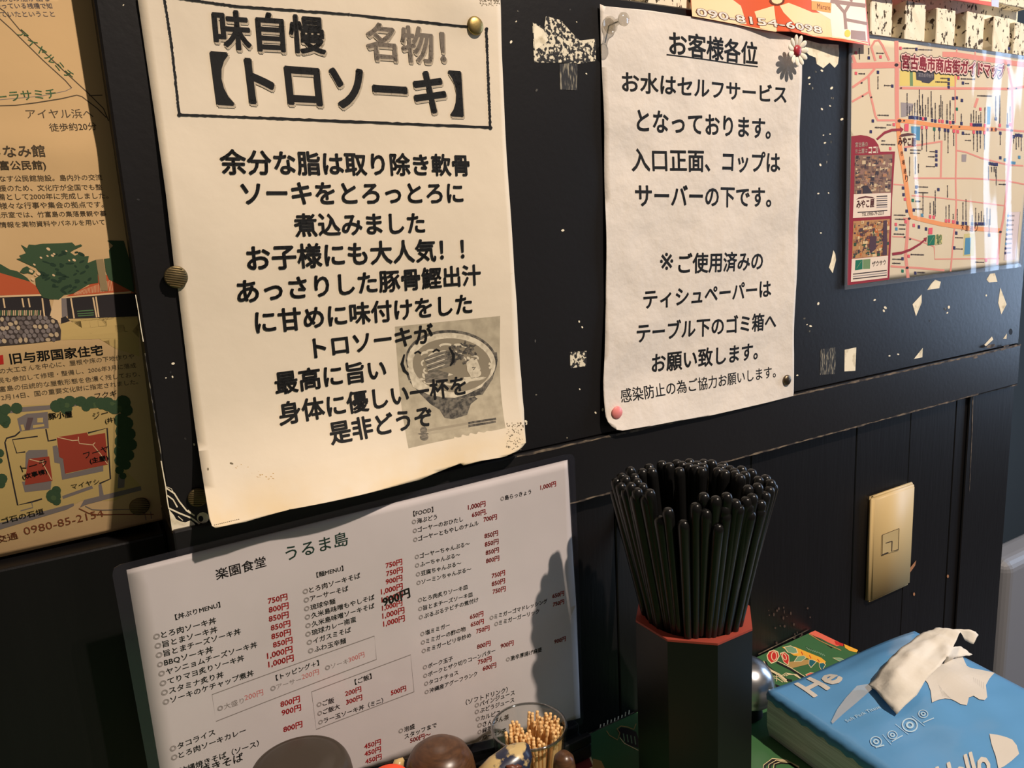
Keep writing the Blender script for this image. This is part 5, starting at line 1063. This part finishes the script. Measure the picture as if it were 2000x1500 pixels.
BRL = two_tone('brown_glaze', (94, 64, 42), (72, 48, 32), 180, 0.35, 0.65, 0.32, stretch=(1, 1, 5))
v, f = lathe([(0, 0), (0.018, 0), (0.021, 0.004), (0.0235, 0.03), (0.0222, 0.060), (0.019, 0.068), (0, 0.0682)], dc, 40); put('body', v, f, CRM, pot, smooth=True)
v, f = lathe([(0.0190, 0.0684), (0.0222, 0.070), (0.0224, 0.073), (0.0212, 0.080), (0.0180, 0.0865), (0.0130, 0.0905), (0.0070, 0.0922), (0, 0.0926)], dc, 44); put('lid', v, f, BRL, pot, smooth=True)['label'] = 'brown domed lid'
def blob(name, pts, m, parent, sub=2):
    """a smooth tapering limb through (x,y,z,r) stations"""
    V, Fc = [], []; seg = 14; n = len(pts)
    for i, (x, y, z, r_) in enumerate(pts):
        a = Vector(pts[max(0, i-1)][:3]); b_ = Vector(pts[min(n-1, i+1)][:3]); t = (b_-a).normalized(); q = Vector((0, 0, 1)).rotation_difference(t)
        V += [Vector((x, y, z))+q @ Vector((r_*math.cos(2*math.pi*j/seg), r_*math.sin(2*math.pi*j/seg), 0)) for j in range(seg)]
    for i in range(n-1):
        for j in range(seg): k = (j+1) % seg; Fc.append([i*seg+j, i*seg+k, (i+1)*seg+k, (i+1)*seg+j])
    Fc.append(list(range(seg))[::-1]); Fc.append([(n-1)*seg+j for j in range(seg)])
    return put(name, V, Fc, m, parent, smooth=True)
blob('handle', [(dc.x-0.0215, dc.y+0.004, dc.z+0.055, .004), (dc.x-0.0262, dc.y+0.006, dc.z+0.066, .0052), (dc.x-0.0266, dc.y+0.008, dc.z+0.078, .0048), (dc.x-0.0236, dc.y+0.009, dc.z+0.0845, .0034), (dc.x-0.0205, dc.y+0.009, dc.z+0.0855, .0012)], CRM, pot)
fc2 = Vector((0.1985, -0.0830, TZ+0.0002))
fig = empty('glazed_figurine', fc2, 'cream pottery piece painted dark blue and brown, in front of the toothpick glass', 'figurine')
B0 = [(fc2.x-0.020, fc2.y, fc2.z+0.0755, .002), (fc2.x-0.0175, fc2.y, fc2.z+0.0790, .0075), (fc2.x-0.010, fc2.y, fc2.z+0.0790, .0105), (fc2.x-0.002, fc2.y, fc2.z+0.0800, .0110), (fc2.x+0.0055, fc2.y, fc2.z+0.0830, .0104), (fc2.x+0.0100, fc2.y, fc2.z+0.0870, .0070), (fc2.x+0.0125, fc2.y, fc2.z+0.0905, .002)]
PNT = two_tone('painted_glaze', (202, 176, 122), (42, 46, 66), 62, 0.50, 0.54, 0.28)
blob('body', B0, PNT, fig)
v, f = lathe([(0, 0), (0.016, 0), (0.018, 0.003), (0.016, 0.03), (0.012, 0.066), (0.009, 0.075), (0, 0.077)], fc2, 28); put('base', v, f, CRM, fig, smooth=True)
BR3 = mat('iron_glaze', (104, 58, 40), 0.35)
for pts in ([(-0.007, -0.0078, 0.0925, .0006), (-0.004, -0.0092, 0.0912, .0020), (-0.001, -0.0100, 0.0885, .0022), (0.0008, -0.0104, 0.0855, .0022), (0.001, -0.0104, 0.081, .0008)], [(-0.0035, -0.0095, 0.0905, .0006), (0.000, -0.0096, 0.0902, .0016), (0.0030, -0.0096, 0.0890, .0006)]):
    blob('leaf_mark', [(fc2.x+a, fc2.y+b_, fc2.z+c_2-0.0045, d_) for a, b_, c_2, d_ in pts], BR3, fig)
kc = Vector((0.2300, -0.0960, TZ+0.0002))
kn = turned('pottery_knob_jar', kc, [(0, 0), (0.012, 0), (0.0135, 0.002), (0.0128, 0.05), (0.009, 0.062), (0.0062, 0.066), (0.0072, 0.074), (0.0062, 0.0805), (0.0035, 0.0835), (0, 0.084)], BRL, 28); tag(kn, 'little brown-knobbed pottery bottle below the toothpick glass', 'bottle')

# stainless pot behind the holder
mc = Vector((0.4435, -0.0500, TZ+0.0002))
STEEL = mat('stainless', (190, 191, 194), 0.28, metal=1.0)
sp = empty('metal_pot', mc, 'round stainless pot half hidden behind the chopstick holder', 'pot')
v, f = lathe([(0, 0), (0.012, 0), (0.0135, 0.0015), (0.0125, 0.010), (0.016, 0.0135), (0.019, 0.016)], mc, 40); put('base', v, f, mat('black_rubber', (26, 26, 27), 0.6), sp, smooth=True)
v, f = lathe([(0.0180, 0.0162), (0.0216, 0.0172), (0.0224, 0.0182), (0.0218, 0.0192), (0.0230, 0.0230), (0.0232, 0.0270), (0.0222, 0.0340), (0.0196, 0.0405), (0.0148, 0.0460), (0.0080, 0.0492), (0, 0.0502)], mc, 48); put('bowl', v, f, STEEL, sp, smooth=True)

# ------------------------------------------------------------------ soft pack of tissues
tzb = TZ+0.0006; tzt = -0.3615
Lb, Bb, Rb, Fb = (Vector(q) for q in ((0.4365, -0.0790, 0), (0.5860, -0.1060, 0), (0.5730, -0.2430, 0), (0.4240, -0.2300, 0)))
pack = empty('tissue_pack', (0.506, -0.165, tzb), 'blue and white soft pack of tissues with one tissue pulled out', 'tissue pack')
def bil(a, b_): return (Lb*(1-a)+Bb*a)*(1-b_)+(Fb*(1-a)+Rb*a)*b_
def uv_of(x, y):
    a, b_ = .5, .5
    for _ in range(12):
        p = bil(a, b_); e = Vector((x-p.x, y-p.y, 0)); Ja = (bil(a+.01, b_)-p)/.01; Jb = (bil(a, b_+.01)-p)/.01
        det = Ja.x*Jb.y-Ja.y*Jb.x; a += (e.x*Jb.y-e.y*Jb.x)/det; b_ += (Ja.x*e.y-Ja.y*e.x)/det
    return a, b_
def top_h(a, b_):
    e = (min(a, 1-a, .5)*2)**.5*(min(b_, 1-b_, .5)*2)**.5
    ridge = 0.009*math.exp(-((a-0.60)/0.30)**2-((b_-0.26)/0.30)**2)*min(1, min(b_, 1-b_)*7)*min(1, min(a, 1-a)*7)
    s_ = a*a*(3-2*a)
    return tzt+0.0135*s_*(1-0.35*b_)+0.007*e+ridge+(0.0009*math.sin(a*23+b_*7)+0.0007*math.sin(b_*31-a*9))*e
N_ = 30
V, Fc = [], []
for j in range(N_+1):
    for i in range(N_+1):
        q = bil(i/N_, j/N_); V.append(Vector((q.x, q.y, top_h(i/N_, j/N_))))
idx = lambda i, j: j*(N_+1)+i
for j in range(N_):
    for i in range(N_): Fc.append([idx(i, j), idx(i, j+1), idx(i+1, j+1), idx(i+1, j)])
loop = [idx(i, 0) for i in range(N_)]+[idx(N_, j) for j in range(N_)]+[idx(i, N_) for i in range(N_, 0, -1)]+[idx(0, j) for j in range(N_, 0, -1)]
cen = bil(.5, .5); n0 = len(V); M_ = len(loop)
for dz, ex_ in ((-0.004, 0.0016), (-0.0085, 0.0012)):
    for q in loop: d = Vector((V[q].x-cen.x, V[q].y-cen.y, 0)).normalized(); V.append(Vector((V[q].x, V[q].y, V[q].z+dz+0.0012*math.sin(q*1.7)))+d*ex_)
for i in range(M_): k = (i+1) % M_; Fc.append([loop[i], loop[k], n0+k, n0+i]); Fc.append([n0+i, n0+k, n0+M_+k, n0+M_+i])
TB = mat('wrapper_blue', (92, 148, 196), 0.20, spec=0.55, bump=0.35, bscale=55)
put('wrapper', V, Fc, TB, pack, smooth=True)['label'] = 'glossy blue plastic wrapper'
V = []; Fc = []; K = 10
ringp = [bil(i/K, 0) for i in range(K)]+[bil(1, i/K) for i in range(K)]+[bil(1-i/K, 1) for i in range(K)]+[bil(0, 1-i/K) for i in range(K)]
lv = [(tzb, -0.001), (tzb+0.008, 0.0008), (tzb+0.02, 0.0010), (tzt-0.008, 0.0002), (tzt-0.0045, -0.0005)]
for z, ex_ in lv:
    for q in ringp:
        d = Vector((q.x-cen.x, q.y-cen.y, 0)).normalized(); t_ = (z-tzb)/(tzt-tzb); a_, b2 = uv_of(q.x, q.y)
        V.append(Vector((q.x, q.y, z+t_*0.0135*a_*a_*(3-2*a_)*(1-0.35*b2)))+d*ex_)
R_ = len(ringp)
for l in range(len(lv)-1):
    for i in range(R_): k = (i+1) % R_; Fc.append([l*R_+i, l*R_+k, (l+1)*R_+k, (l+1)*R_+i])
Fc.append(list(range(R_))[::-1]); Fc.append([(len(lv)-1)*R_+i for i in range(R_)])
put('tissue_stack', V, Fc, two_tone('tissue_edges', (240, 236, 230), (206, 200, 194), 60, 0.4, 0.65, 0.35, stretch=(.3, .3, 12)), pack, smooth=False)['label'] = 'white tissues seen through the clear sides'
# surface helper: the bulging top as a print surface
def top_of(x, y):
    a, b_ = uv_of(x, y); return top_h(min(1, max(0, a)), min(1, max(0, b_)))
SP = Surf((0, 0, 0), (1, 0, 0), (0, 1, 0), (0, 0, 1), top_of)
P = Print(SP, 0.0005, 0.00006, g=0.005)
PW = mat('pack_white', (206, 200, 190), 0.3); PL = mat('pack_pale_blue', (176, 206, 226), 0.3); PLL = mat('pack_grey_stripe', (176, 172, 166), 0.3)
w5 = lambda *p: [(1700+a/5.357, 1220+b_/5.357) for a, b_ in p]
P.text('He', (1592, 1366), (1652, 1329), PW, 3, .03, top=(1550, 1337), g=.006)
P.text('Hello', (1838, 1556), (1940, 1516), PW, 3, .03, top=(1826, 1500), g=.006)
P.poly(w5((575, 590), (600, 620), (630, 700), (645, 822), (720, 792), (780, 780), (840, 785), (890, 808), (940, 838), (1010, 852), (1030, 770), (1080, 752), (1140, 790), (1195, 797), (1222, 768), (1208, 640), (1240, 580), (1300, 512), (1160, 480), (1050, 460), (1010, 440), (985, 390), (960, 330), (860, 320), (780, 380)), PW, 2, .006)
for i in range(6): P.line(w5((715+i*18, 640+i*22), (760+i*16, 760+i*4)), .7, PLL, 3); P.line(w5((1080+i*20, 560+i*10), (1085+i*20, 610+i*14)), .7, PLL, 3)
P.poly(w5((1245, 1150), (1330, 1160), (1420, 1185), (1485, 1212), (1530, 1270), (1556, 1360), (1480, 1430), (1400, 1490), (1340, 1520), (1310, 1380), (1265, 1250)), PW, 2, .006)
for cx_, cy_, r_ in ((1711, 1450, 12), (1743, 1437, 10), (1777, 1418, 16), (1803, 1397, 10)): P.disc((cx_, cy_), r_, r_*.85, PL, 3, 22, .3, .82); P.disc((cx_, cy_), r_*.5, r_*.42, PL, 3, 14, .3, .5)
for a_, b_ in (((1724, 1436), (1741, 1456)), ((1749, 1416), (1774, 1436)), ((1781, 1400), (1806, 1420))): P.line([a_, b_], .9, PL, 3)
P.line([(1742, 1450), (1763, 1438)], 2, PL, 3); P.line([(1803, 1414), (1824, 1405)], 2, PL, 3); P.line([(1710, 1461), (1727, 1457)], 3, PL, 3)
P.text('Soft Pack Tissue', (1655, 1413), (1721, 1385), PL, 3, .0)
P.build('printing', pack, 'white lettering, round marks and white shapes on the wrapper')
# the pulled-out tissue
u7 = lambda x, y: (1440+x/3.571, 1160+y/3.571)
tis = {}
rows = [ [(905, 632, .0035), (985, 692, .006), (1052, 775, .006), (1112, 840, .003)],
         [(962, 590, .006), (1075, 622, .012), (1165, 672, .009), (1252, 702, .006)],
         [(1040, 480, .010), (1130, 520, .016), (1225, 560, .011), (1312, 612, .008)],
         [(1130, 390, .013), (1215, 425, .019), (1310, 455, .015), (1400, 520, .013)],
         [(1250, 300, .017), (1330, 330, .023), (1400, 365, .021), (1462, 440, .019)],
         [(1330, 262, .022), (1400, 280, .027), (1450, 310, .026), (1505, 370, .024)],
         [(1385, 234, .026), (1450, 234, .030), (1505, 248, .030), (1555, 266, .029)] ]
def tp(x, y, hh):
    px_ = u7(x, y); p = SP.at(*px_); d = (EYE-p).normalized(); 
    # lift along the vertical, then slide back onto the sight line of that pixel
    z = p.z+hh*0.62; r0 = ray(*px_); t = (z-EYE.z)/r0.z; return EYE+r0*t
bm = bmesh.new(); gv = [[bm.verts.new(tp(*q)) for q in r_] for r_ in rows]
for i in range(len(gv)-1):
    for j in range(3): bm.faces.new((gv[i][j], gv[i+1][j], gv[i+1][j+1], gv[i][j+1]))
e0 = [bm.verts.new(tp(*q)) for q in ((1600, 242, .030), (1662, 262, .026), (1682, 282, .022), (1648, 346, .016), (1590, 326, .016))]
bm.faces.new((gv[6][3], gv[6][2], e0[0], e0[4])); bm.faces.new((e0[0], e0[1], e0[3], e0[4])); bm.faces.new((e0[1], e0[2], e0[3]))
e1 = [bm.verts.new(tp(*q)) for q in ((1560, 360, .010), (1600, 390, .006), (1640, 425, .002), (1440, 482, .002), (1530, 440, .004))]
bm.faces.new((gv[5][3], e1[0], e1[4], gv[4][3])); bm.faces.new((e1[0], e1[1], e1[2], e1[4])); bm.faces.new((gv[4][3], e1[4], e1[3]))
bmesh.ops.recalc_face_normals(bm, faces=bm.faces[:])
bmesh.ops.subdivide_edges(bm, edges=bm.edges[:], cuts=4, use_grid_fill=True, smooth=0.15)
rn = random.Random(5)
from mathutils import noise as MN
for q in bm.verts:
    a = q.co*95; q.co.z += 0.0030*abs(MN.noise(a*0.8))+0.0014*abs(MN.noise(a*1.9))-0.0010
v, f = bm_out(bm)
ts = put('tissue', v, f, mat('tissue_white', (216, 210, 198), 0.9, bump=0.25, bscale=260), pack, smooth=True); ts['label'] = 'crumpled white tissue pulled out of the slit'
md = ts.modifiers.new('thickness', 'SOLIDIFY'); md.thickness = 0.0002
# pale see-through flap of the slit
FL = film_mat('flap_film', 0.2, 0.08, milk=0.45, milkc=(0.6, 0.6, 0.58))
fp = [tp(*q) for q in ((655, 890, .0018), (700, 800, .003), (760, 720, .005), (835, 640, .007), (910, 628, .008), (945, 660, .004), (830, 760, .003), (735, 840, .002), (665, 905, .0016))]
put('flap', fp, [[0, 1, 7, 8], [1, 2, 6, 7], [2, 3, 6], [3, 4, 5, 6]], FL, pack, smooth=True)['label'] = 'pale flap of the torn slit'

# ------------------------------------------------------------------ grey low partition beyond the wall's end
gx0 = EYE+ray(1968, 1112)*((0.1-EYE.y)/ray(1968, 1112).y)
v, f = box(gx0.x, gx0.x+0.42, 0.10, 0.155, -1.0998, gx0.z+0.008, 0.018, 5)
gb = put('grey_board', v, f, mat('pale_grey_plastic', (128, 130, 136), 0.5)); tag(gb, 'pale grey round-edged upright board standing past the free end of the black wall', 'board')

bpy.data.objects.remove(_fo); bpy.data.curves.remove(_fc)
